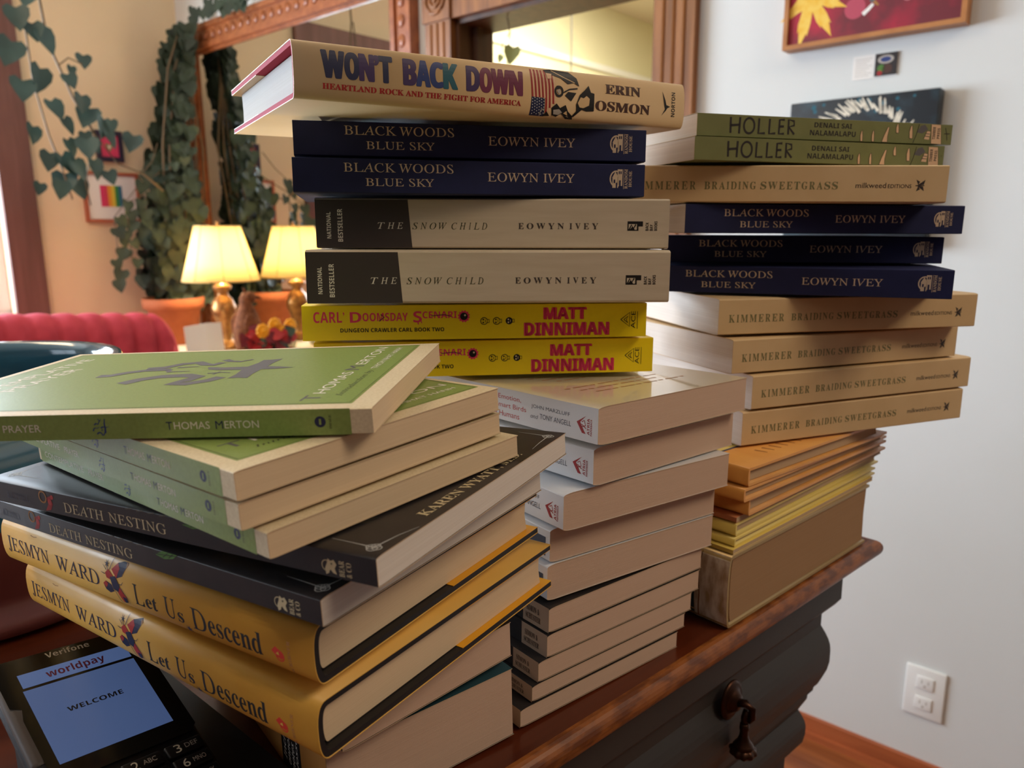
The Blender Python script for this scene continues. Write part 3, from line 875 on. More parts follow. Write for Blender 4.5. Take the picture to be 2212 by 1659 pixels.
# ---- the middle stack
SL = ['lowest brown-edged thin paperback of the middle stack, resting on the cabinet top', 'second thin publisher-marked paperback from the bottom of the middle stack', 'third thin publisher-marked paperback from the bottom of the middle stack',
      'fourth thin publisher-marked paperback from the bottom of the middle stack', 'uppermost of the five thin dark-topped paperbacks, under white-spined ones']
for k, l in zip(('S5', 'S4', 'S3', 'S2', 'S1'), SL):
    paperback(k, l, 'thin dark-topped paperbacks', 'cover black', 'pages warm', F=[rect(0, 213, 0, BK[k][8], 'cover grey paper', 0.5)] + schuster_spine(BK[k][8]), droop=1.0)
paperback('B9', 'lower white-spined paperback with dark spine block, on the thin dark-topped paperbacks', 'white paperbacks', 'cover white', 'pages warm', F=block_spine(BK['B9'][8]), droop=1.4)
paperback('B8', 'upper white-spined paperback with dark spine block, under three red-logo paperbacks', 'white paperbacks', 'cover white', 'pages warm', F=block_spine(BK['B8'][8]), droop=1.4)
paperback('T3', 'lowest of the three white-spined paperbacks with red triangle logo', 'white red-logo paperbacks', 'cover white', 'pages warm', F=crow_spine(BK['T3'][8]), droop=1.6, run=9)
paperback('T2', 'middle one of the three white-spined paperbacks with red triangle logo', 'white red-logo paperbacks', 'cover white', 'pages warm', F=crow_spine(BK['T2'][8]), droop=1.6, run=9)
paperback('T1', 'topmost red-logo paperback, its glossy cover mirroring the yellow book above', 'white red-logo paperbacks', 'cover gloss cream', 'pages warm', F=[rect(0, 213, 0.8, BK['T1'][8] - 0.8, 'cover white', 0.5)] + crow_spine(BK['T1'][8]), Tp=crow_cover(), droop=1.4, run=9)
paperback('C2', 'lower bright yellow paperback with pink lettering, half hidden by the green book', 'bright yellow paperbacks', 'cover yellow', 'pages white', F=carl_spine(), droop=0.3, run=3)
paperback('C1', 'upper bright yellow paperback with pink lettering, under the oatmeal-grey ones', 'bright yellow paperbacks', 'cover yellow', 'pages white', F=carl_spine(), droop=0.3, run=3)
paperback('N2', 'lower thick oatmeal paperback with dark spine end, on the yellow ones', 'oatmeal paperbacks', 'cover oat', 'pages white', F=snow_spine(BK['N2'][8], BK['N2'][6], 51.8), droop=1.6, run=5)
paperback('N1', 'upper thick oatmeal paperback with dark spine end, under the navy ones', 'oatmeal paperbacks', 'cover oat', 'pages white', F=snow_spine(BK['N1'][8], BK['N1'][6], 54), droop=1.2, run=5)
paperback('M2', 'lower navy paperback of the middle stack, on the oatmeal-grey books', 'navy paperbacks', 'cover navy', 'pages white', F=navy_spine(), droop=0.7, run=4)
paperback('M1', 'upper navy paperback of the middle stack, carrying the tan hardcover', 'navy paperbacks', 'cover navy', 'pages white', F=navy_spine(), droop=0.7, run=4)
hardcover('WB', 'tan jacketed hardcover with red boards and a flag, topping the middle stack', 'books of the middle stack', 'jacket tan', 'boards red', 'pages bright', F=rock_spine(BK['WB'][8]), bulge=2.0, y0_=2.0, flap='jacket tan', inset=5.0, bt=2.4)

# ---- the right stack
L_, T_ = BK['GO'][6], BK['GO'][8]
hardcover('GO', 'very thick old book with a crinkled gold spine, base of the right stack', 'books of the right stack', None, 'boards gold', 'pages brown', bulge=3.0, y0_=2.0, inset=1.5, bt=2.2,
          F=[rect(0, 164, 1.2, T_ - 1.2, 'cover teal', 1), rect(164, L_, 0.8, T_ - 0.8, 'spine gold', 2), stroke([(167, 1.5), (168, 20), (166.6, 36), (168.4, T_ - 2)], 1.2, 'cover brown', 3, 0.5)], name='old_book')
YL = [('Y7', 'thin mustard picture book lying right on the thick gold-spined book', 'cover mustard'), ('Y6', 'middle one of the three thin mustard picture books', 'cover mustard'), ('Y5', 'uppermost mustard picture book, under the flat salmon booklet', 'cover mustard'),
      ('Y4', 'flat salmon booklet between the mustard and the orange picture books', 'cover salmon')]
for k, l, c in YL:
    if k in ('Y5', 'Y6'):
        hardcover(k, l, 'thin picture books', None, c, 'pages dusty', bulge=0.3, y0_=1.0, inset=2.0, bt=1.5, name='picture_book')
        continue
    paperback(k, l, 'thin picture books', c, 'pages dusty', droop=0.3, run=2)
YC = [*[stroke([(138, 40 + 9 * q), (147, 42 + 9 * q)], 2.4, IK['rust'], 2, 1.2) for q in range(12)], rect(2, 124, 3, 186, 'cover mustard', 1), rect(2, 118, 3, 180, IK['peach'], 2), stroke([(125, 2), (125, 188)], 2.2, IK['navy'], 2), poly([(112, 3), (124, 3), (124, 12), (110, 14)], IK['grey'], 3)]
for k, l in (('Y3', 'lowest orange picture book, with a worn corner, on the salmon booklet'), ('Y2', 'middle orange picture book of the right stack'), ('Y1', 'top orange picture book, its bordered cover showing beneath the sand-coloured paperbacks')):
    hardcover(k, l, 'orange picture books', None, 'cover orange', 'pages dusty', bulge=0.4, y0_=1.2, inset=3.0, bt=1.9, name='picture_book', Tp=YC)
KL = [('K4', 'lowest of the four sand-coloured paperbacks, overhanging the orange picture books'), ('K3', 'second sand-coloured paperback from below, jutting far out to the right'), ('K2', 'third sand-coloured paperback from below, pushed back at its right end'),
      ('K1', 'sand-coloured paperback lying directly under the navy ones of the right stack'), ]
for k, l in KL:
    paperback(k, l, 'sand-coloured paperbacks', 'cover sand', 'pages white', F=sweet_spine(BK[k][8]), droop=1.1, run=6)
for k, l in (('V3', 'lowest navy paperback of the right stack, on a sand-coloured paperback'), ('V2', 'middle navy paperback of the right stack'), ('V1', 'top navy paperback of the right stack, its left page edges showing')):
    paperback(k, l, 'navy paperbacks', 'cover navy', 'pages white', F=navy_spine(), droop=0.5, run=4)
paperback('KT', 'sand-coloured paperback alone between the navy and the olive ones', 'sand-coloured paperbacks', 'cover sand', 'pages white', F=sweet_spine(BK['KT'][8]), droop=1.0, run=6)
paperback('H2', 'lower olive green paperback with hand-brushed lettering', 'olive paperbacks', 'cover olive', 'pages white', F=holler_spine(BK['H2'][6]), droop=0.3, run=3)
paperback('H1', 'upper olive green paperback with hand-brushed lettering, top of the right stack', 'olive paperbacks', 'cover olive', 'pages white', F=holler_spine(BK['H1'][6]), droop=0.3, run=3)

# ------------------------------------------------------------------ the setting (room coordinates: m, s, z)
mat('wall paint', (226, 206, 172), 0.85, col2=(222, 201, 166), scale=(3, 3, 3), spec=0.2)
mat('picture wall paint', (222, 224, 222), 0.85, col2=(219, 221, 218), scale=(3, 3, 3), spec=0.2)
mat('low bounce brown', (96, 68, 50), 0.6)  # dark brown put on unseen walls to cut light bounced onto the spines
mat('ceiling paint', (236, 230, 214), 0.9, spec=0.2)
mat('next room paint', (232, 227, 194), 0.85, spec=0.2)
mat('white paint', (240, 240, 236), 0.5)
mat('oak trim', (156, 100, 52), 0.4, col2=(118, 72, 36), scale=(40, 40, 3), detail=6)
mat('dark trim', (92, 60, 40), 0.45, col2=(70, 44, 30), scale=(40, 40, 3), detail=6)
mat('window trim', (122, 84, 76), 0.5, col2=(104, 70, 62), scale=(30, 30, 2))
mat('mirror frame wood', (164, 96, 54), 0.35, col2=(136, 74, 40), scale=(30, 30, 30), detail=5)
mat('floor boards', (158, 92, 50), 0.35, col2=(120, 64, 34), scale=(30, 2.5, 10), detail=6)
mat('base wood', (178, 98, 58), 0.4, col2=(150, 78, 44), scale=(30, 3, 30))
mat('glass', (255, 255, 255), 0.0, trans=1.0)
mat('mirror glass', (225, 226, 222), 0.012, metal=1.0)


def struct(name, mb):
    return tag(mb.build(name, None, RM.copy()), kind='structure')


H = 2.68
# floor of narrow boards
b = MB()
for k in range(46):
    b.box(-2.8 + k * 0.1, -2.8 + k * 0.1 + 0.0985, -3.6, 3.4, -0.03, 0, 'floor boards')
b.box(-2.8, 1.8, -3.6, 3.4, -0.06, -0.031, 'dark trim')
struct('floor', b)
b = MB()
b.box(-2.85, 1.85, -3.65, 3.53, H, H + 0.1, 'ceiling paint')
struct('ceiling', b)
# picture wall with the doorway
DS0, DS1, DZ = 1.004, 1.686, 1.81
b = MB()
b.box(1.70, 1.85, -3.6, DS0, 0, H, 'picture wall paint')
b.box(1.70, 1.85, DS0, DS1, DZ, H, 'picture wall paint')
b.box(1.70, 1.85, DS1, 3.38, 0, H, 'picture wall paint')
struct('wall_right', b)
# back wall with the window
WM0, WM1, WZ0, WZ1 = -1.6, 0.955, 0.85, 2.08
b = MB()
b.box(-2.8, WM0, 3.38, 3.53, 0, H, 'wall paint')
b.box(WM1, 1.85, 3.38, 3.53, 0, H, 'wall paint')
b.box(WM0, WM1, 3.38, 3.53, 0, WZ0, 'wall paint')
b.box(WM0, WM1, 3.38, 3.53, WZ1, H, 'wall paint')
struct('wall_back', b)
b = MB()
b.box(-2.85, -2.70, -3.6, 1.0, 0, H, 'low bounce brown')
b.box(-2.85, -2.70, 2.7, 3.38, 0, H, 'wall paint')
b.box(-2.85, -2.70, 1.0, 2.7, 0, 0.9, 'low bounce brown')
b.box(-2.85, -2.70, 1.0, 2.7, 2.4, H, 'low bounce brown')
struct('wall_left', b)
b = MB()
b.box(-2.85, 1.85, -3.75, -3.6, 0, H, 'low bounce brown')
struct('wall_front', b)
b = MB()
b.box(1.688, 1.70, -3.6, DS0 - 0.11, 0, 0.052, 'base wood')
b.box(1.680, 1.70, -3.6, DS0 - 0.11, 0, 0.016, 'base wood')
struct('baseboard_right', b)
b = MB()
b.box(-2.7, 1.7, 3.368, 3.38, 0, 0.12, 'base wood')
struct('baseboard_back', b)
# door casing with a carved corner block
b = MB()
for s0, s1 in ((DS0 - 0.108, DS0), (DS1, DS1 + 0.107)):
    b.box(1.676, 1.70, s0, s1, 0, DZ, 'oak trim')
    for q in (0.25, 0.5, 0.75):
        c = s0 + (s1 - s0) * q
        b.tube([(1.676, c, 0.02), (1.676, c, DZ - 0.005)], 0.004, 'oak trim', 8)
    b.box(1.668, 1.70, s0 - 0.004, s1 + 0.004, DZ, DZ + 0.115, 'oak trim')
    for rr, rad in ((0.038, 0.005), (0.02, 0.005)):
        b.tube([(1.667, (s0 + s1) / 2 + rr * math.cos(a * PI / 12), DZ + 0.058 + rr * math.sin(a * PI / 12)) for a in range(25)], rad, 'oak trim', 8)
    b.blob((1.666, (s0 + s1) / 2, DZ + 0.058), (0.006, 0.009, 0.009), 'oak trim')
b.box(1.676, 1.70, DS0, DS1, DZ, DZ + 0.11, 'oak trim')
b.box(1.70, 1.85, DS1 - 0.012, DS1, 0, DZ, 'dark trim')
b.box(1.70, 1.85, DS0, DS0 + 0.012, 0, DZ, 'dark trim')
b.box(1.70, 1.85, DS0, DS1, DZ - 0.012, DZ, 'dark trim')
b.box(1.76, 1.785, DS1 - 0.03, DS1 - 0.012, 0, DZ - 0.012, 'dark trim')
struct('trim_1', b)
# room beyond the doorway
NZ = 2.58
b = MB()
b.box(1.85, 5.6, 2.9, 3.0, 0, NZ, 'next room paint')
b.box(5.6, 5.7, -0.5, 3.0, 0, NZ, 'next room paint')
b.box(1.85, 5.7, -0.6, -0.5, 0, NZ, 'next room paint')
struct('wall_next_room', b)
b = MB()
b.box(1.85, 5.7, -0.6, 3.0, NZ, NZ + 0.08, 'ceiling paint')
struct('ceiling_next_room', b)
b = MB()
b.box(1.85, 5.7, -0.6, 3.0, -0.05, 0, 'floor boards')
struct('floor_next_room', b)
b = MB()
b.box(2.2, 5.6, 2.872, 2.9, 2.19, 2.225, 'white paint')
struct('trim_2', b)
# window in the back wall: casing, sashes, panes
b = MB()
b.box(WM1, WM1 + 0.115, 3.355, 3.38, WZ0 - 0.1, WZ1, 'window trim')
b.box(WM0 - 0.115, WM0, 3.355, 3.38, WZ0 - 0.1, WZ1, 'window trim')
b.box(WM0 - 0.13, WM1 + 0.13, 3.35, 3.38, WZ1, WZ1 + 0.13, 'window trim')
b.box(WM0 - 0.14, WM1 + 0.14, 3.32, 3.38, WZ0 - 0.03, WZ0, 'window trim')
w1 = struct('window_1', b)
b = MB()
for m0, m1 in ((WM0, WM0 + 0.045), (WM1 - 0.045, WM1), ((WM0 + WM1) / 2 - 0.03, (WM0 + WM1) / 2 + 0.03), (0.31, 0.35), (-1.0, -0.96)):
    b.box(m0, m1, 3.43, 3.46, WZ0, WZ1, 'white paint')
for z0, z1 in ((WZ0, WZ0 + 0.06), (WZ1 - 0.05, WZ1), (1.47, 1.51)):
    b.box(WM0, WM1, 3.43, 3.46, z0, z1, 'white paint')
b.build('sash', w1)
b = MB()
b.box(-2.72, -2.69, 0.9, 1.0, 0.8, 2.4, 'window trim')
b.box(-2.72, -2.69, 2.7, 2.8, 0.8, 2.4, 'window trim')
b.box(-2.72, -2.69, 0.9, 2.8, 2.4, 2.52, 'window trim')
b.box(-2.74, -2.66, 0.88, 2.82, 0.86, 0.9, 'window trim')
w2 = struct('window_2', b)
b = MB()
for s0, s1 in ((1.0, 1.05), (2.65, 2.7), (1.82, 1.88)):
    b.box(-2.8, -2.77, s0, s1, 0.9, 2.4, 'white paint')
for z0, z1 in ((0.9, 0.96), (2.35, 2.4), (1.63, 1.68)):
    b.box(-2.8, -2.77, 1.0, 2.7, z0, z1, 'white paint')
b.build('sash', w2)

# ------------------------------------------------------------------ the cabinet
mat('mahogany', (98, 42, 20), 0.28, col2=(72, 28, 14), scale=(4, 60, 60), detail=6, coat=0.25)
mat('worn edge', (146, 84, 34), 0.35, col2=(100, 52, 20), scale=(60, 160, 160), lo=0.4, hi=0.6, detail=6)
mat('charcoal paint', (58, 54, 52), 0.5, col2=(54, 50, 48), scale=(8, 8, 8))
mat('bronze', (66, 42, 30), 0.38, metal=0.85)
ZT = 0.9310
TL, TR, BF, BB = -0.62, 0.664, 0.2475, 0.905
TH = 0.017
cab = empty('sideboard', CM @ Matrix.Translation((0, 0, 0)), 'charcoal painted sideboard with a polished mahogany top carrying all the book stacks', 'cabinet')
b = MB()


def loop(e, z):
    return [(TL + e, BF + e, z), (TR - e, BF + e, z), (TR - e, BB - e, z), (TL + e, BB - e, z)]


def rings(b, prof, m, smooth=False):
    vs, fs = [], []
    for e, z in prof:
        vs += loop(e, z)
    for i in range(len(prof) - 1):
        for k in range(4):
            fs.append((i * 4 + k, (i + 1) * 4 + k, (i + 1) * 4 + (k + 1) % 4, i * 4 + (k + 1) % 4))
    b.add(vs, fs, m, smooth)
    return vs


nose = [(TH * 0.5 - TH * 0.5 * math.sin(PI * k / 12), ZT - TH / 2 + TH / 2 * math.cos(PI * k / 12)) for k in range(13)]
rings(b, nose, 'worn edge')
b.add(loop(TH * 0.5, ZT), [(0, 1, 2, 3)], 'mahogany')
b.add(loop(TH * 0.5, ZT - TH), [(3, 2, 1, 0)], 'mahogany')
b.build('top', cab)
b = MB()
zz = lambda z: ZT + 0.2676 - (0.2676 + z) * 0.974      # below the top


def loop(e, z):
    return [(TL + e, 0.2523 + e, z), (0.6592 - e, 0.2523 + e, z), (0.6592 - e, BB - 0.02, z), (TL + e, BB - 0.02, z)]


prof = [(0.026, ZT - TH - 0.0002), (0.022, ZT - 0.024), (0.0185, ZT - 0.027), (0.0183, zz(0.066)), (0.022, zz(0.072)), (0.0297, zz(0.0815))]
rings(b, prof, 'charcoal paint')
b.add(loop(0.026, ZT - TH - 0.0002), [(0, 1, 2, 3)], 'charcoal paint')
b.build('frieze', cab)
b = MB()
d1 = [(0.0297, 0.0815), (0.0297, 0.093), (0.0265, 0.1005), (0.0242, 0.107), (0.0228, 0.113), (0.0223, 0.119), (0.0223, 0.131), (0.0236, 0.139), (0.0262, 0.147), (0.0287, 0.154), (0.031, 0.156), (0.0314, 0.161), (0.0345, 0.165), (0.0348, 0.170), (0.0398, 0.1815)]
rings(b, [(e, zz(z)) for e, z in d1], 'charcoal paint')
dr = b.build('drawer', cab)
b = MB()
d2 = [(0.0398, 0.1818), (0.0375, 0.187), (0.0350, 0.194), (0.0341, 0.199), (0.0341, 0.208), (0.0355, 0.217), (0.041, 0.226), (0.0461, 0.232), (0.047, 0.40)]
rings(b, [(e, zz(z)) for e, z in d2], 'charcoal paint')
b.build('drawer', cab)
b = MB()
rings(b, [(0.047, zz(0.4004)), (0.047, 0.05)], 'charcoal paint')
b.add(loop(0.047, 0.05), [(3, 2, 1, 0)], 'charcoal paint')
b.build('carcass', cab)
for x, y in ((TL + 0.09, BF + 0.09), (TR - 0.09, BF + 0.09), (TL + 0.09, BB - 0.09), (TR - 0.09, BB - 0.09)):
    b = MB()
    b.rbox(x - 0.04, x + 0.04, y - 0.04, y + 0.04, 0.0, 0.0498, 'charcoal paint', 0.008)
    b.build('foot', cab)
for hx in (0.4705, -0.30):
    b = MB()
    y0 = 0.2523 + 0.0222
    zc = ZT - 0.083
    rp_ = [(0.0138, 0), (0.0142, 0.0012), (0.0116, 0.0028), (0.0104, 0.0024), (0.0076, 0.0045), (0.0055, 0.0075), (0.0, 0.008)]
    vs, fs = [], []
    n = 24
    for r, d in rp_:
        for k in range(n):
            a = 2 * PI * k / n
            vs.append((hx + r * math.cos(a), y0 + 0.001 - d, zc + r * 1.15 * math.sin(a)))
    for i in range(len(rp_) - 1):
        for k in range(n):
            fs.append((i * n + k, (i + 1) * n + k, (i + 1) * n + (k + 1) % n, i * n + (k + 1) % n))
    b.add(vs, fs, 'bronze', True)
    hd = b.build('handle', dr)
    b = MB()
    hxp = hx + 0.002
    b.tube([(hx, y0 - 0.005, zc), (hx + 0.001, y0 - 0.012, zc + 0.002), (hxp, y0 - 0.0165, zc - 0.001), (hxp, y0 - 0.017, zc - 0.008), (hxp, y0 - 0.0145, zc - 0.012)], 0.0034, 'bronze', 10, 0.7)
    px_, py_ = hxp - 0.001, y0 - 0.0115
    b.tube([(hxp, py_ - 0.001, zc - 0.004), (px_, py_, zc - 0.010), (px_, py_, zc - 0.016)], 0.0030, 'bronze', 10)
    P_ = [(0.0, 0.014), (0.0033, 0.0145), (0.0038, 0.0185), (0.0032, 0.021), (0.0034, 0.025), (0.0047, 0.029), (0.0068, 0.032), (0.0080, 0.0338), (0.0075, 0.035)]
    b.lathe([(q0, zc - q1) for q0, q1 in P_], 'bronze', 24, (px_, py_))
    P_ = [(0.0075, 0.0348), (0.0098, 0.0366), (0.0101, 0.0388), (0.0085, 0.041), (0.005, 0.0424), (0.0, 0.043)]
    b.lathe([(q0, zc - q1) for q0, q1 in P_], 'bronze', 40, (px_, py_), 10, 0.07)
    b.build('drop_pull', hd)

# ------------------------------------------------------------------ pot behind the left stack
mat('teal glaze', (56, 100, 120), 0.08, coat=0.8, spec=0.6)
mat('maroon clay', (134, 74, 68), 0.35, col2=(124, 66, 62), scale=(14, 14, 14))
jar = empty('stoneware_crock', Matrix.Translation((-0.425, 0.565, ZT)), 'dark teal glazed crock with maroon foot behind the left stack of books', 'pot')
b = MB()
b.lathe([(0.0, 0.001), (0.128, 0.001), (0.136, 0.004), (0.137, 0.010), (0.131, 0.014), (0.122, 0.020), (0.121, 0.026), (0.126, 0.045), (0.128, 0.075)], 'maroon clay', 64)
b.build('body', jar)
b = MB()
b.lathe([(0.1281, 0.0752), (0.127, 0.10), (0.121, 0.135), (0.114, 0.155), (0.114, 0.163), (0.117, 0.169), (0.115, 0.174), (0.108, 0.173), (0.104, 0.165), (0.106, 0.15), (0.116, 0.11), (0.118, 0.07), (0.10, 0.02), (0.0, 0.016)], 'teal glaze', 64)
b.build('glazed_neck', jar)

# ------------------------------------------------------------------ card terminal
mat('terminal black', (16, 18, 22), 0.22, coat=0.3)
mat('terminal grey', (92, 84, 80), 0.4)
mat('terminal plastic', (15, 15, 18), 0.5)
mat('screen blue', (76, 98, 144), 0.25, emit=(96, 122, 178), es=0.3)
mat('screen strip', (84, 106, 152), 0.25, emit=(102, 130, 188), es=0.32)
mat('key black', (20, 20, 22), 0.4)
TK = 0.78
tm = Matrix.Translation((-0.2545 * TK, 0.4165 * TK, -0.2854 * TK + EYE)) @ Matrix.Rotation(math.radians(48.77), 4, 'Z') @ Matrix.Rotation(math.radians(22.55), 4, 'X') @ Matrix.Rotation(math.radians(8.66), 4, 'Y')
pos = empty('card_terminal', tm, 'black payment card terminal with a lit blue screen reading WELCOME', 'card terminal')
k = TK
b = MB()
b.rbox(-0.0455 * k, 0.0455 * k, -0.102 * k, 0.0565 * k, -0.0105, -0.0012, 'terminal plastic', 0.004)
b.rbox(-0.0450 * k, 0.0450 * k, -0.025 * k, 0.0565 * k, -0.010 * k, -0.0004, 'terminal grey', 0.003)
b.build('body', pos)
b = MB()
vs = [(-0.0435, 0.0555), (0.0435, 0.0555), (0.0440, -0.036), (0.039, -0.0405), (-0.039, -0.0405), (-0.0395, 0.008), (-0.0375, 0.0165), (-0.0430, 0.0195)]
put(b, 'P', [poly([(x * 1000 * k, y * 1000 * k) for x, y in vs], 'terminal black', 4)], 0, 0, -0.4)
sc_ = lambda a0, a1, b0, b1: (a0 * k, a1 * k, b0 * k, b1 * k)
put(b, 'P', [text('Verifone', *sc_(-13, 13.2, 49.6, 54.2), IK['lightgrey'], 'gb', 0, 6)], 0, 0, -0.4)
b.build('face_glass', pos)
b = MB()
put(b, 'P', [rect(*sc_(-32.2, 32.6, 31.0, 42.2), 'screen strip', 6), rect(*sc_(-33, 33, -28.8, 29), 'screen blue', 6), text('worldpay', *sc_(-17.6, 17.2, 32.2, 40), IK['maroon'], 'gb', 0, 8), text('WELCOME', *sc_(-16.4, 16.2, 4, 7.6), IK['black'], 'gb', 0, 8)], 0, 0, -0.4)
b.build('screen', pos)
lab = {(0, 0): ('1', ''), (1, 0): ('2', 'ABC'), (2, 0): ('3', 'DEF'), (0, 1): ('4', 'GHI'), (1, 1): ('5', 'JKL'), (2, 1): ('6', 'MNO'), (0, 2): ('7', 'PQRS'), (1, 2): ('8', 'TUV'), (2, 2): ('9', 'WXY')}
for (i, j), (dg, al) in lab.items():
    x0, y1 = (-33 + i * 25.6) * k, (-45.4 - j * 11.2) * k
    b = MB()
    b.rbox(x0 * 0.001, (x0 + 23.4 * k) * 0.001, (y1 - 9.0 * k) * 0.001, y1 * 0.001, -0.002, 0.0012, 'key black', 0.0011)
    it = [text(dg, x0 + 5 * k, x0 + 9 * k, y1 - 7.4 * k, y1 - 1.6 * k, IK['offwhite'], 'gb', 0, 1)]
    if al:
        it.append(text(al, x0 + 11.5 * k, x0 + (19.5 if len(al) < 4 else 21) * k, y1 - 6.0 * k, y1 - 2.8 * k, IK['lightgrey'], '', 0, 1))
    put(b, 'P', it, 0, 0, 1.2)
    b.build('key', pos)
b = MB()
b.tube([(-0.041 * k, 0.052 * k, -0.0004), (-0.041 * k, 0.052 * k, 0.0001)], 0.0012, mat('brass', (200, 160, 90), 0.3, metal=1.0), 10)
b.build('contact_pin', pos)
# its stand: a sloping foot down to the cabinet top
inv = tm.inverted()
b = MB()
top = [(-0.035 * k, -0.06 * k), (0.035 * k, -0.06 * k), (0.035 * k, 0.045 * k), (-0.035 * k, 0.045 * k)]
tv = [Vector((x, y, -0.0107)) for x, y in top]
wv = [tm @ v for v in tv]
bv = [inv @ Vector((v.x, v.y, min(v.z - 0.0005, ZT + 0.0003))) for v in wv]
b.add(tv + bv, [(0, 1, 2, 3), (7, 6, 5, 4), (0, 4, 5, 1), (1, 5, 6, 2), (2, 6, 7, 3), (3, 7, 4, 0)], 'terminal plastic')
bw = [(-0.232, 0.430), (-0.209, 0.412), (-0.108, 0.325), (-0.150, 0.275), (-0.262, 0.372)]
tvv = [inv @ Vector((x, y, ZT + 0.010)) for x, y in bw] + [inv @ Vector((x, y, ZT + 0.0003)) for x, y in bw]
b.add(tvv, [(4, 3, 2, 1, 0), (5, 6, 7, 8, 9)] + [(i, (i + 1) % 5, 5 + (i + 1) % 5, 5 + i) for i in range(5)], 'terminal plastic')
b.build('stand', pos)

# ------------------------------------------------------------------ things on the picture wall
def wall_root(name, m, s, z, label, cat, group=None):
    """on the picture wall, facing into the room; local y along the wall, x out of the room"""
    return empty(name, RM @ Matrix.Translation((m, s, z)), label, cat, group)


mat('leaf yellow', (236, 182, 52), 0.5, col2=(242, 204, 92), scale=(60, 60, 60))
mat('canvas maroon', (110, 36, 46), 0.5, col2=(176, 30, 58), scale=(9, 9, 9), lo=0.42, hi=0.62)
mat('canvas night', (34, 40, 46), 0.5, col2=(48, 66, 76), scale=(22, 22, 22), lo=0.5, hi=0.72)
mat('paper white', (236, 232, 226), 0.7)
pt = wall_root('leaf_painting', 1.70, 0.512, EYE + 0.371, 'wood-framed painting of yellow autumn leaves on dark red, high on the right wall', 'painting')
b = MB()
w2_, hh = 0.170, 0.34
for a0, a1, z0, z1 in ((-w2_, w2_, 0, 0.009), (-w2_, w2_, hh - 0.009, hh), (-w2_, -w2_ + 0.009, 0.009, hh - 0.009), (w2_ - 0.009, w2_, 0.009, hh - 0.009)):
    b.box(-0.038, -0.001, a0, a1, z0, z1, mat('frame maple', (186, 126, 72), 0.45, col2=(166, 106, 58), scale=(20, 20, 20)))
b.build('frame', pt)
b = MB()
b.box(-0.030, -0.012, -w2_ + 0.0092, w2_ - 0.0092, 0.0092, hh - 0.0092, 'canvas maroon')


def lobed(u, v, s, a, lobes, m, lay=3):
    pts = []
    for i, (ang, l) in enumerate(lobes):
        t = a + ang
        d = 0.16
        for q, f in ((-d, 0.55), (-d * 0.6, 0.72), (-d * 0.55, 0.66), (0, 1.0), (d * 0.5, 0.7), (d * 0.62, 0.76), (d, 0.52)):
            pts.append((u + s * l * f * math.cos(t + q * 1.5), v + s * l * f * math.sin(t + q * 1.5)))
        if i < len(lobes) - 1:
            t2 = a + (ang + lobes[i + 1][0]) / 2
            pts.append((u + s * 0.3 * math.cos(t2), v + s * 0.3 * math.sin(t2)))
    pts.append((u - 0.1 * s * math.cos(a), v - 0.1 * s * math.sin(a)))
    return poly(pts, m, lay)


it = [lobed(-118, 98, 100, -1.62, ((-1.9, 0.55), (-0.95, 0.75), (-0.16, 1.0), (0.55, 0.95), (1.2, 0.8), (2.1, 0.7)), 'leaf yellow'),
      poly([(-66, 84), (-62, 100), (-40, 130), (-14, 150), (-12, 128), (-26, 108), (-34, 104), (-38, 96), (-48, 94)], 'leaf yellow', 3), poly([(24, 92), (6, 96), (-4, 110), (0, 150), (50, 150), (46, 118), (46, 90), (36, 94)], 'leaf yellow', 3),
      lobed(104, 128, 70, -2.3, ((-1.2, 0.7), (-0.5, 0.9), (0.1, 1.0), (0.8, 0.8), (1.6, 0.7)), 'leaf yellow')]
mat('bokeh pale', (206, 128, 134), 0.5)
mat('bokeh rose', (182, 72, 92), 0.5)
for u, v, r, m in ((66, 66, 9, 'bokeh pale'), (86, 80, 10, 'bokeh pale'), (106, 70, 9, 'bokeh rose'), (112, 92, 8, 'bokeh pale'), (128, 82, 9, 'bokeh rose'), (48, 76, 9, 'bokeh rose'), (64, 92, 7, 'bokeh rose'), (134, 104, 8, 'bokeh rose'), (-30, 60, 20, 'bokeh rose')):
    it.append(disc(u, v, r, m, 1 if r < 15 else 0.6))
it += [stroke([(-14, 46), (-4, 54), (4, 62)], 8, IK['white'], 4, 6), stroke([(6, 72), (14, 84), (20, 96)], 7, IK['white'], 4, 5), disc(2, 70, 5, IK['grey'], 5), stroke([(2, 70), (14, 58)], 6, IK['ochre'], 3, 3)]
put(b, 'X', it, 0, 0, 30)
b.build('canvas', pt)
cv = wall_root('black_canvas', 1.70, 0.514, EYE - 0.035, 'black stretched canvas with a pale rayed ring, on the wall behind the olive books', 'painting')
b = MB()
b.rbox(-0.036, -0.0005, -0.142, 0.142, 0, 0.297, 'canvas night', 0.003)
it = []
for q in range(90):
    a = 2 * PI * q / 90 + random.uniform(-0.05, 0.05)
    r0, r1 = random.uniform(84, 95), random.uniform(102, 118)
    it.append(stroke([(r0 * math.cos(a - 0.04), 181 + r0 * math.sin(a)), (r1 * math.cos(a + 0.12), 181 + r1 * math.sin(a + 0.12))], 6, IK['offwhite'], 2, 2))
for q in range(14):
    it.append(disc(random.uniform(-130, 130), random.uniform(240, 290), random.uniform(2, 5), IK['teal'], 1))
put(b, 'X', it, 0, 0, 36)
b.build('canvas', cv)
cdn = wall_root('caption_card', 1.70, 0.503, EYE + 0.299, 'small white caption card with a thumbnail picture, below the leaf painting', 'card')
b = MB()
b.box(-0.0012, -0.0002, -0.043, 0.043, 0, 0.046, 'paper white')
it = [stroke([(-38, 39 - q * 4.6), (-6 - 5 * (q % 3), 39 - q * 4.6)], 0.9, IK['lightgrey'], 1) for q in range(8)]
b2 = MB()
put(b, 'X', it, 0, 0, 1.2)
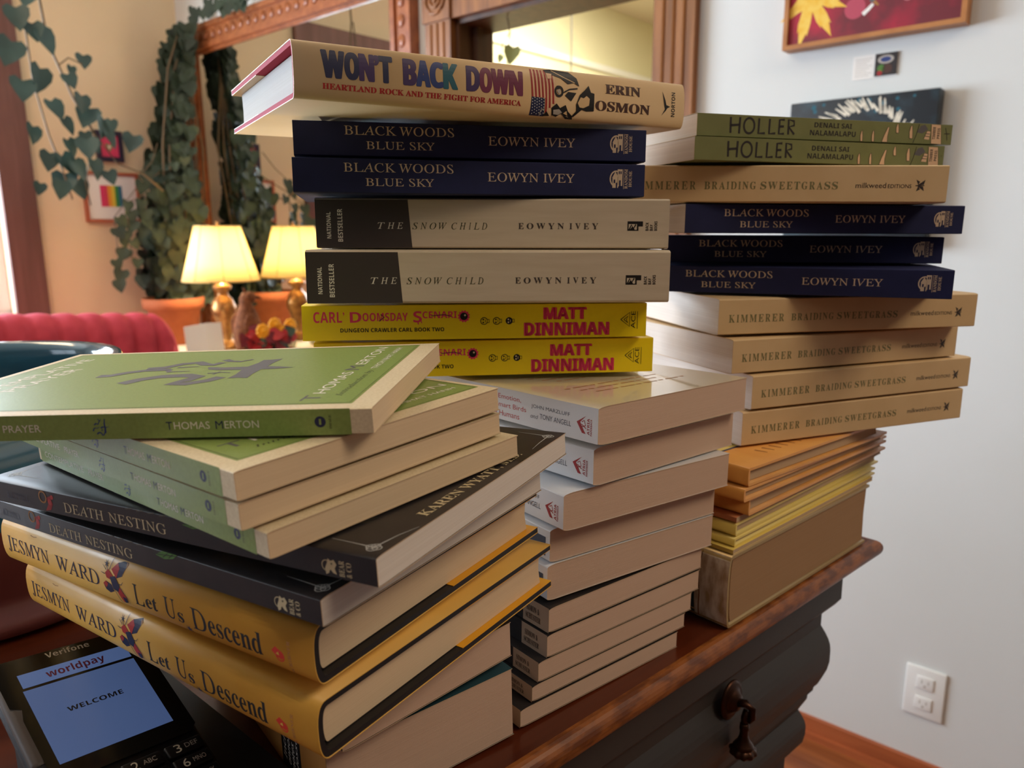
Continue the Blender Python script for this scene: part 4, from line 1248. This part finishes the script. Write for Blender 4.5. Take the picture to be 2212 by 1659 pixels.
b.build('card', cdn)
b = MB()
b.box(-0.004, -0.0013, -0.041, 0.0, 0.003, 0.045, IK['dark'])
put(b, 'X', [disc(20, 33, 15, IK['lightgrey'], 1, 8), disc(20, 33, 10, IK['blue'], 2, 5), disc(12, 17, 7, IK['leaf'], 1), disc(24, 15, 9, IK['brown'], 1), disc(10, 8, 5, IK['red'], 2)], 0, 0, 4)
b.build('thumbnail', cdn)
out = wall_root('wall_outlet', 1.70, 0.291, 0.214, 'white double wall outlet low on the right wall', 'outlet')
b = MB()
b.rbox(-0.006, -0.0003, -0.039, 0.039, -0.058, 0.058, 'white paint', 0.0025)
b.build('cover_plate', out)
for z in (0.024, -0.024):
    b = MB()
    b.rbox(-0.0085, -0.0062, -0.0165, 0.0165, z - 0.0145, z + 0.0145, 'white paint', 0.001)
    put(b, 'X', [rect(-7.4, -5.4, z * 1000 - 1, z * 1000 + 7, IK['lightgrey'], 1), rect(5.4, 7.4, z * 1000 - 1, z * 1000 + 6, IK['lightgrey'], 1), disc(0, z * 1000 - 7, 2.4, IK['lightgrey'], 1)], 0, 0, 8.5)
    b.build('socket', out)

# ------------------------------------------------------------------ the big mirror
mir = wall_root('wall_mirror', 1.70, 2.56, 0.55, 'big wall mirror in a carved wooden frame reflecting lamp and ivy', 'mirror')
b = MB()
ms0, ms1, mz0, mz1 = -0.716, 0.745, 0.0, 1.482
fwid = 0.108


def frame_bars(b, s0, s1, z0, z1, w, layers, m):
    for a, c, x in layers:
        for p0, p1, q0, q1 in ((s0 + a, s1 - a, z1 - c, z1 - a), (s0 + a, s1 - a, z0 + a, z0 + c), (s0 + a, s0 + c, z0 + c, z1 - c), (s1 - c, s1 - a, z0 + c, z1 - c)):
            b.box(-x, -0.001, p0, p1, q0, q1, m)


frame_bars(b, ms0, ms1, mz0, mz1, fwid, ((0.0, 0.02, 0.040), (0.02, 0.075, 0.030), (0.075, 0.095, 0.038), (0.095, fwid, 0.024)), 'mirror frame wood')
for q in range(26):
    s = ms0 + 0.06 + q * (ms1 - ms0 - 0.12) / 25
    b.blob((-0.030, s, mz1 - 0.048), (0.006, 0.02, 0.018), 'mirror frame wood', 8)
for q in range(24):
    z = mz0 + 0.08 + q * (mz1 - 0.16) / 23
    for s in (ms0 + 0.048, ms1 - 0.048):
        b.blob((-0.030, s, z), (0.006, 0.018, 0.02), 'mirror frame wood', 8)
b.build('frame', mir)
b = MB()
b.box(-0.018, -0.010, ms0 + fwid + 0.0005, ms1 - fwid - 0.0005, mz0 + fwid + 0.0005, mz1 - fwid - 0.0005, 'mirror glass')
b.build('mirror_glass', mir)

# ------------------------------------------------------------------ sofa, sideboard table and what stands on it
mat('red velvet', (188, 66, 80), 0.7, col2=(172, 56, 70), scale=(20, 20, 20), spec=0.2)
mat('dark wood', (70, 40, 26), 0.4)
sf = empty('channel_back_sofa', RM @ Matrix.Translation((0.0, 2.62, 0)), 'red velvet sofa with a channel-tufted back, at far left beyond the stacks', 'sofa')
b = MB()
m0, m1 = -1.3, 1.235
cw = 0.075
nx = int((m1 - m0) / cw * 6)
prof = []
for q in range(9):
    prof.append((0.0 + 0.02 * q / 8, 0.45 + q * 0.055))
for q in range(1, 8):
    a = PI * q / 8
    prof.append((0.02 + 0.065 - 0.065 * math.cos(a), 0.89 + 0.065 * math.sin(a)))
prof += [(0.15, 0.89), (0.15, 0.40)]
vs, fs = [], []
for i in range(nx + 1):
    m = m0 + (m1 - m0) * i / nx
    bu = abs(math.sin(PI * (m1 - m) / cw)) ** 0.6 * 0.022
    e = max(0.0, (m - (m1 - 0.07)) / 0.07)
    dz = -0.07 * e ** 2.2
    for j, (y, z) in enumerate(prof):
        o = bu if j < 13 else 0
        cs_ = 1.0 if j < 9 else max(0.0, 1 - (j - 8) / 5)
        vs.append((m, y - o * cs_, z + (o * 0.35 if 8 < j < 13 else 0) + (dz if z > 0.8 else 0) - 0.04 * max(0, (m - 0.7) / 0.53)* (1 if z > 0.8 else 0)))
npf = len(prof)
for i in range(nx):
    for j in range(npf - 1):
        fs.append((i * npf + j, (i + 1) * npf + j, (i + 1) * npf + j + 1, i * npf + j + 1))
fs += [tuple(range(npf)), tuple(nx * npf + j for j in range(npf))[::-1]]
b.add(vs, fs, 'red velvet', True)
b.build('back', sf)
b = MB()
b.rbox(m0, m1 - 0.02, -0.62, -0.028, 0.30, 0.448, 'red velvet', 0.04)
b.build('seat', sf)
b = MB()
b.box(m0 + 0.02, m1 - 0.04, -0.58, 0.12, 0.12, 0.298, 'dark wood')
b.build('base', sf)
for x, y in ((m0 + 0.08, -0.52), (m1 - 0.1, -0.52), (m0 + 0.08, 0.06), (m1 - 0.1, 0.06)):
    b = MB()
    b.lathe([(0.0, 0.0), (0.02, 0.0), (0.03, 0.1195), (0.0, 0.1195)], 'dark wood', 14, (x, y))
    b.build('leg', sf)

CZ = EYE - 0.452
ct = empty('console_table', RM @ Matrix.Translation((1.465, 2.78, 0)), 'narrow pale console table under the mirror, carrying lamp and potted ivy', 'table')
b = MB()
b.rbox(-0.19, 0.19, -0.56, 0.56, CZ - 0.03, CZ, mat('pale table', (214, 196, 168), 0.5), 0.004)
b.build('table_top', ct)
for x in (-0.165, 0.165):
    for y in (-0.53, 0.53):
        b = MB()
        b.box(x - 0.02, x + 0.02, y - 0.02, y + 0.02, 0, CZ - 0.0302, 'pale table')
        b.build('leg', ct)

# lamp
mat('lamp brass', (176, 130, 74), 0.32, metal=0.6, col2=(120, 78, 44), scale=(30, 30, 30))
lm = empty('table_lamp', RM @ Matrix.Translation((1.513, 2.82, CZ)), 'lit table lamp with a cream cone shade on the console under the mirror', 'lamp')
b = MB()
b.lathe([(0.0, 0.0005), (0.062, 0.0005), (0.064, 0.012), (0.05, 0.022), (0.028, 0.03), (0.022, 0.05), (0.03, 0.065), (0.026, 0.085), (0.034, 0.11), (0.046, 0.14), (0.047, 0.165), (0.036, 0.195), (0.022, 0.21), (0.019, 0.225), (0.034, 0.235), (0.036, 0.248), (0.02, 0.255), (0.008, 0.27), (0.008, 0.33), (0.0, 0.33)], 'lamp brass', 32)
b.build('base', lm)
sm = bpy.data.materials.new('lampshade cloth')
sm.use_nodes = True
nt = sm.node_tree
pb = nt.nodes['Principled BSDF']
tr = nt.nodes.new('ShaderNodeBsdfTranslucent')
mx = nt.nodes.new('ShaderNodeMixShader')
pb.inputs['Base Color'].default_value = lin((250, 236, 196))
pb.inputs['Roughness'].default_value = 0.8
tr.inputs['Color'].default_value = lin((252, 234, 184))
mx.inputs[0].default_value = 0.62
nt.links.new(pb.outputs[0], mx.inputs[1])
nt.links.new(tr.outputs[0], mx.inputs[2])
nt.links.new(mx.outputs[0], nt.nodes['Material Output'].inputs[0])
MATS['shade'] = sm
b = MB()
zs0, zs1 = EYE - 0.183 - CZ, EYE + 0.026 - CZ
b.lathe([(0.145, zs0), (0.118, zs0 + 0.09), (0.085, zs1), (0.0835, zs1), (0.1165, zs0 + 0.09), (0.1435, zs0), (0.145, zs0)], 'shade', 40)
mat('shade seam', (214, 178, 110), 0.7)
for q in range(8):
    a = 2 * PI * q / 8 + 0.35
    b.tube([(r * math.cos(a), r * math.sin(a), z) for r, z in ((0.1455, zs0), (0.1185, zs0 + 0.09), (0.0855, zs1))], 0.0012, 'shade seam', 5)
for r, z in ((0.145, zs0), (0.085, zs1)):
    b.tube([(r * math.cos(2 * PI * q / 40), r * math.sin(2 * PI * q / 40), z) for q in range(41)], 0.0022, 'shade seam', 5)
b.build('lamp_shade', lm)
b = MB()
b.lathe([(0.0, zs1 + 0.022), (0.006, zs1 + 0.016), (0.004, zs1 + 0.008), (0.003, zs1 + 0.002), (0.0, zs1 + 0.001)], 'lamp brass', 12)
for q in range(3):
    a = 2 * PI * q / 3
    b.tube([(0, 0, zs1 - 0.002), (0.084 * math.cos(a), 0.084 * math.sin(a), zs1 - 0.002)], 0.0012, 'lamp brass', 5)
b.tube([(0, 0, 0.325), (0, 0, zs1 + 0.002)], 0.0025, 'lamp brass', 6)
b.build('finial', lm)
l = bpy.data.lights.new('lamp_bulb', 'POINT')
l.energy = 7.5
l.color = (1.0, 0.86, 0.60)
l.shadow_soft_size = 0.028
o = bpy.data.objects.new('lamp_bulb', l)
C.objects.link(o)
o.location = RM @ Vector((1.513, 2.82, CZ + (zs0 + zs1) / 2 - 0.005))

# potted ivy
mat('terracotta', (170, 96, 60), 0.8, spec=0.15, col2=(160, 88, 54), scale=(20, 20, 20))
mat('soil', (52, 38, 28), 0.95)
mat('ivy leaf', (58, 72, 54), 0.5, col2=(44, 56, 44), scale=(14, 14, 14))
mat('vine leaf', (58, 84, 80), 0.45, col2=(48, 70, 66), scale=(12, 12, 12))
mat('stem brown', (104, 84, 60), 0.7)


def leaf(b, c, out_, hang, s, m):
    """heart-shaped leaf: faces out_, tip towards hang"""
    c, n, d = Vector(c), Vector(out_).normalized(), Vector(hang)
    d = (d - n * d.dot(n)).normalized()
    e = d.cross(n)
    shp = [(0, 0.0, 0), (0.30, -0.16, 0.05), (0.52, 0.02, 0.10), (0.50, 0.32, 0.08), (0.28, 0.68, 0.03), (0, 1.0, -0.08), (-0.28, 0.68, 0.03), (-0.50, 0.32, 0.08), (-0.52, 0.02, 0.10), (-0.30, -0.16, 0.05), (0, 0.45, -0.02)]
    vs = [c + e * (x * s) + d * (y * s) + n * (z * s) for x, y, z in shp]
    b.add(vs, [(10, i, i + 1) for i in range(9)] + [(10, 9, 0)], m, True)


iv = empty('potted_ivy', RM @ Matrix.Translation((1.455, 3.12, CZ)), 'tall climbing ivy in a terracotta pot, in the corner beside the mirror', 'plant')
pz = EYE - 0.262 - CZ
b = MB()
b.lathe([(0.0, 0.001), (0.078, 0.001), (0.104, pz - 0.045), (0.118, pz - 0.043), (0.121, pz), (0.11, pz), (0.106, pz - 0.02), (0.0, pz - 0.021)], 'terracotta', 40)
b.build('pot', iv)
b = MB()
b.lathe([(0.0, pz - 0.014), (0.1055, pz - 0.017)], 'soil', 24)
b.build('soil', iv)
rnd = random.Random(3)
env = [(-0.28, 1.47, 1.59), (-0.22, 1.41, 1.60), (-0.17, 1.39, 1.60), (-0.10, 1.41, 1.60), (0.06, 1.39, 1.60), (0.19, 1.44, 1.595), (0.40, 1.50, 1.59), (0.55, 1.54, 1.585), (0.70, 1.58, 1.60), (0.83, 1.60, 1.612)]
b = MB()
b2 = MB()


def span(z):
    for (z0, a0, c0), (z1, a1, c1) in zip(env, env[1:]):
        if z0 <= z <= z1:
            t = (z - z0) / (z1 - z0)
            return a0 + (a1 - a0) * t, c0 + (c1 - c0) * t
    return env[-1][1:]


for q in range(900):
    z = -0.28 + 1.11 * (rnd.random() ** 1.6)
    a, c = span(z)
    m = a + (c - a) * rnd.random()
    s = 3.18 + rnd.uniform(-0.10, 0.10)
    n = Vector((rnd.uniform(-0.7, 0.4), -1, rnd.uniform(-0.3, 0.6)))
    leaf(b, (m - 1.455, s - 3.12, EYE + z - CZ), n, (rnd.uniform(-0.5, 0.5), 0, -1), rnd.uniform(0.035, 0.07), 'ivy leaf')
for q in range(130):            # runners over the mirror's top and along the back wall
    t = rnd.random()
    leaf(b, (1.632 - 1.455 + rnd.uniform(-0.012, 0.004), 3.1 - t * 0.55 - 3.12, EYE + 0.84 - CZ + rnd.uniform(-0.01, 0.05)), (-1, -0.6, 0.3), (0, rnd.uniform(-0.5, 0.5), -1), rnd.uniform(0.03, 0.045), 'ivy leaf') if q < 34 else None
for q in range(7):
    x = 1.45 + 0.028 * q
    b2.tube([(1.455 - 1.455 + rnd.uniform(-0.04, 0.04), rnd.uniform(-0.04, 0.04), pz - 0.015), (x - 1.455, 0.01 * (q % 3), 0.45), (x + 0.03 - 1.455, 0.02, 0.8), (min(1.61, x + 0.08) - 1.455, 0.02, 1.1), (min(1.615, x + 0.14) - 1.455, 0.02, 1.25)], 0.004, 'stem brown', 6)
for m, z0, z1 in ((1.235, 0.06, -0.18), (1.285, 0.12, -0.10), (1.36, 0.23, 0.02)):      # thin strands hanging to the left
    b2.tube([(1.45 - 1.455, 0, EYE + z0 + 0.12 - CZ), (m + 0.05 - 1.455, -0.03, EYE + z0 + 0.05 - CZ), (m - 1.455, -0.05, EYE + z0 - CZ), (m - 1.455, -0.05, EYE + z1 - CZ)], 0.0022, 'stem brown', 5)
    k_ = 7
    for q in range(k_):
        z = z0 + (z1 - z0) * q / (k_ - 1)
        leaf(b, (m - 1.455 + rnd.uniform(-0.02, 0.02), -0.055, EYE + z - CZ), (rnd.uniform(-0.5, 0.3), -1, 0.2), (rnd.uniform(-0.6, 0.6), 0, -1), rnd.uniform(0.04, 0.056), 'ivy leaf')
tag(b.build('foliage', iv), kind='stuff')
b2.build('stems', iv)

# heart-leaved vine trailing from above the window
tv_ = empty('trailing_vine', RM @ Matrix.Translation((1.03, 3.0, EYE + 0.95)), 'heart-leaved vine trailing down beside the window at far left', 'plant')
b = MB()
b2 = MB()
O = Vector((1.03, 3.0, EYE + 0.95))
V = lambda m, z, s=3.0: Vector((m, s, EYE + z)) - O
b2.tube([V(1.03, 1.478, 3.02), V(1.02, 0.95), V(1.04, 0.77), V(1.05, 0.64), V(1.11, 0.47), V(1.17, 0.35), V(1.24, 0.25), V(1.33, 0.22), V(1.40, 0.16)], 0.0042, 'stem brown', 6)
b2.tube([V(1.01, 0.95), V(0.985, 0.72), V(0.99, 0.5), V(1.02, 0.33), V(1.05, 0.22), V(1.07, 0.12)], 0.003, 'stem brown', 6)
b2.tube([V(1.075, 0.57), V(1.11, 0.60), V(1.155, 0.585)], 0.0025, 'stem brown', 5)
b2.tube([V(1.16, 0.36), V(1.15, 0.28), V(1.12, 0.18), V(1.13, 0.1)], 0.0025, 'stem brown', 5)
vl = [(1.01, 0.78, .085, 0), (0.955, 0.70, .085, 1), (1.0, 0.665, .07, 2), (1.022, 0.64, .095, 3), (0.935, 0.59, .10, 4), (1.015, 0.52, .10, 5), (0.955, 0.475, .09, 6), (1.03, 0.42, .08, 7), (0.97, 0.335, .075, 8), (1.065, 0.37, .07, 9), (1.07, 0.30, .07, 2), (1.125, 0.30, .085, 1), (1.01, 0.25, .075, 3), (1.05, 0.24, .09, 5), (1.085, 0.225, .08, 8), (1.06, 0.18, .09, 0), (1.03, 0.155, .075, 7), (1.095, 0.16, .08, 4), (0.972, 0.155, .05, 6), (1.16, 0.235, .085, 3), (1.09, 0.52, .06, 9), (1.165, 0.60, .06, 9), (1.115, 0.56, .04, 2), (1.125, 0.45, .075, 5), (1.16, 0.41, .09, 6), (1.19, 0.375, .085, 1), (1.20, 0.34, .08, 8), (1.155, 0.31, .06, 0), (1.215, 0.385, .05, 4), (1.315, 0.335, .08, 7), (1.205, 0.205, .06, 2), (1.14, 0.34, .05, 5)]
for m, z, s, q in vl:
    rr = random.Random(int(m * 1000 + z * 777))
    leaf(b, V(m, z + s * 0.3, 2.99 + rr.uniform(-0.03, 0.03)), (rr.uniform(-0.5, 0.7), -1, rr.uniform(0, 0.5)), (rr.uniform(-0.45, 0.45), 0, -1), s * 0.88, 'vine leaf')
tag(b.build('leaves', tv_), kind='stuff')
b2.build('stem', tv_)

# vine hanging in the doorway
hv = empty('hanging_sprig', RM @ Matrix.Translation((1.74, 1.52, DZ - 0.013)), 'thin vine sprig with one leaf hanging inside the doorway', 'plant')
b = MB()
b.tube([(0, 0, 0), (0.0, -0.01, -0.04), (0.0, -0.004, -0.09), (0.0, 0.004, -0.14)], 0.002, 'stem brown', 5)
b.tube([(0, -0.01, -0.04), (0.0, 0.02, -0.07), (0, 0.022, -0.10)], 0.0012, 'stem brown', 5)
b.build('stem', hv)
b = MB()
leaf(b, (0, -0.022, -0.085), (-1, -0.5, 0.1), (0.0, 0.25, -1), 0.048, mat('sprig leaf', (122, 124, 66), 0.5))
leaf(b, (0, 0.022, -0.10), (-1, -0.2, 0.1), (0, 0.5, -1), 0.022, 'sprig leaf')
b.build('leaves', hv)
hk = empty('hanging_string', RM @ Matrix.Translation((3.5, 2.6, NZ)), 'thin string hanging from the ceiling of the room beyond the doorway', 'string')
b = MB()
b.tube([(0, 0, -0.001), (0, 0, -0.55)], 0.004, IK['grey'], 6)
b.build('strand', hk)

# pictures on the back wall
def pic_root(name, m, z, label):
    return empty(name, RM @ Matrix.Translation((m, 3.38, z)), label, 'picture')


pr = pic_root('heart_picture', 1.366, EYE + 0.290, 'small dark-framed picture of a pale heart on pink, upper of two')
b = MB()
for x0, x1, z0, z1 in ((-0.052, 0.052, 0, 0.018), (-0.052, 0.052, 0.104, 0.122), (-0.052, -0.036, 0.018, 0.104), (0.036, 0.052, 0.018, 0.104)):
    b.box(x0, x1, -0.018, -0.0005, z0, z1, mat('frame plum', (48, 36, 58), 0.5))
b.build('frame', pr)
b = MB()
b.box(-0.0358, 0.0358, -0.010, -0.001, 0.0182, 0.1038, mat('pink paper', (214, 62, 100), 0.6))
put(b, 'Y', [poly([(0, 38), (-14, 58), (-16, 68), (-8, 74), (0, 66), (8, 74), (16, 68), (14, 58)], IK['sage'], 1), poly([(0, 48), (-7, 60), (0, 66), (7, 60)], IK['offwhite'], 2)], 0, 0, 10)
b.build('print', pr)
pr = pic_root('rainbow_picture', 1.357, EYE + 0.046, 'white picture with rainbow stripes in a reddish wood frame, lower of two')
b = MB()
for x0, x1, z0, z1 in ((-0.110, 0.110, 0, 0.012), (-0.110, 0.110, 0.190, 0.202), (-0.110, -0.098, 0.012, 0.190), (0.098, 0.110, 0.012, 0.190)):
    b.box(x0, x1, -0.018, -0.0005, z0, z1, mat('frame cherry', (178, 96, 66), 0.45))
b.build('frame', pr)
b = MB()
b.box(-0.0978, 0.0978, -0.010, -0.001, 0.0122, 0.1898, 'paper white')
for q, cc_ in enumerate(((214, 52, 104), (208, 60, 90), (228, 150, 50), (222, 196, 70), (60, 140, 76), (56, 110, 140))):
    put(b, 'Y', [rect(-46 + q * 14.5, -46 + (q + 1) * 14.5, 62, 148, mat('stripe %d %d %d' % cc_, cc_, 0.6), 1)], 0, 0, 10)
b.build('print', pr)

# figurine, flowers, gourd, papers
fg = empty('brown_figurine', RM @ Matrix.Translation((1.51, 2.645, CZ)), 'brown carved bird figurine standing beside the lamp', 'figurine')
mat('carved brown', (122, 74, 46), 0.75, spec=0.12, col2=(96, 56, 34), scale=(60, 60, 60))
b = MB()
b.lathe([(0.0, 0.001), (0.04, 0.001), (0.05, 0.03), (0.054, 0.07), (0.05, 0.11), (0.038, 0.15), (0.026, 0.175), (0.024, 0.19), (0.022, 0.21), (0.012, 0.228), (0.0, 0.233)], 'carved brown', 24)
b.build('body', fg)
b = MB()
b.blob((0.012, -0.006, 0.212), (0.027, 0.024, 0.022), 'carved brown')
b.tube([(0.035, -0.012, 0.212), (0.05, -0.018, 0.206), (0.056, -0.02, 0.2)], 0.007, 'carved brown', 8, 0.2)
b.tube([(0.0, 0, 0.228), (-0.004, 0, 0.244), (-0.010, 0, 0.25)], 0.007, 'carved brown', 8, 0.3)
b.build('head', fg)
for sg in (-1, 1):
    b = MB()
    b.blob((-0.012, sg * 0.046, 0.10), (0.03, 0.012, 0.055), 'carved brown')
    b.build('wing', fg)
mat('petal red', (176, 34, 34), 0.55, col2=(140, 24, 30), scale=(30, 30, 30))
mat('petal orange', (240, 164, 24), 0.55)
mat('petal wine', (112, 30, 40), 0.55)
fl = empty('autumn_flowers', RM @ Matrix.Translation((1.465, 2.43, CZ)), 'low arrangement of red leaves and orange flowers in front of the figurine', 'flowers')
b = MB()
b.lathe([(0.0, 0.001), (0.05, 0.001), (0.07, 0.03), (0.06, 0.034), (0.0, 0.03)], 'dark wood', 24)
b.build('bowl', fl)
b = MB()
rn = random.Random(11)
for q in range(120):
    a, r = rn.uniform(0, 2 * PI), rn.uniform(0.0, 0.085)
    leaf(b, (r * math.cos(a), r * math.sin(a), rn.uniform(0.035, 0.105)), (rn.uniform(-0.8, 0.2), -1, rn.uniform(0, 1)), (rn.uniform(-1, 1), 0, rn.uniform(-1, 0.4)), rn.uniform(0.03, 0.05), rn.choice(('petal red', 'petal red', 'petal wine', 'ivy leaf')))
tag(b.build('leaves', fl), kind='stuff')
for x, y, z in ((-0.052, -0.05, 0.115), (0.015, -0.02, 0.128), (0.05, -0.03, 0.10), (0.085, -0.01, 0.118)):
    b = MB()
    for q in range(9):
        a = 2 * PI * q / 9
        b.blob((x + 0.016 * math.cos(a), y - 0.003, z + 0.016 * math.sin(a)), (0.011, 0.005, 0.011), 'petal orange', 8)
    b.blob((x, y - 0.008, z), (0.011, 0.007, 0.011), 'petal orange', 10)
    b.build('flower', fl)
gd = empty('white_gourd', RM @ Matrix.Translation((1.592, 2.545, CZ)), 'pale ribbed mini pumpkin beside the orange flowers', 'pumpkin')
b = MB()
b.lathe([(0.0, 0.008), (0.022, 0.001), (0.042, 0.012), (0.052, 0.038), (0.046, 0.064), (0.026, 0.078), (0.004, 0.07)], mat('gourd skin', (238, 222, 176), 0.5), 50, (0, 0), 10, 0.05)
b.build('body', gd)
b = MB()
b.tube([(0, 0, 0.07), (0.003, 0, 0.085), (0.010, 0, 0.095)], 0.006, 'stem brown', 7, 0.6)
b.build('stem', gd)
bk = empty('open_booklet', RM @ Matrix.Translation((1.335, 2.62, CZ)), 'white booklet standing open near the red sofa end', 'booklet')
mat('print blue', (150, 186, 214), 0.5)
b = MB()
for sg, a in ((1, 0.5), (-1, -0.15)):
    c, s = math.cos(a), math.sin(a)
    x1, y1 = 0.085 * sg * c, 0.085 * s * sg - 0.02
    b.add([(0, 0, 0.001), (x1, y1, 0.001), (x1 * 0.98, y1 + 0.012, 0.125), (0, 0.012, 0.13), (0, 0.0015, 0.001), (x1, y1 + 0.0015, 0.001), (x1 * 0.98, y1 + 0.0135, 0.125), (0, 0.0135, 0.13)],
          [(0, 1, 2, 3), (7, 6, 5, 4), (0, 4, 5, 1), (1, 5, 6, 2), (2, 6, 7, 3), (3, 7, 4, 0)], 'paper white')
b.build('pages', bk)
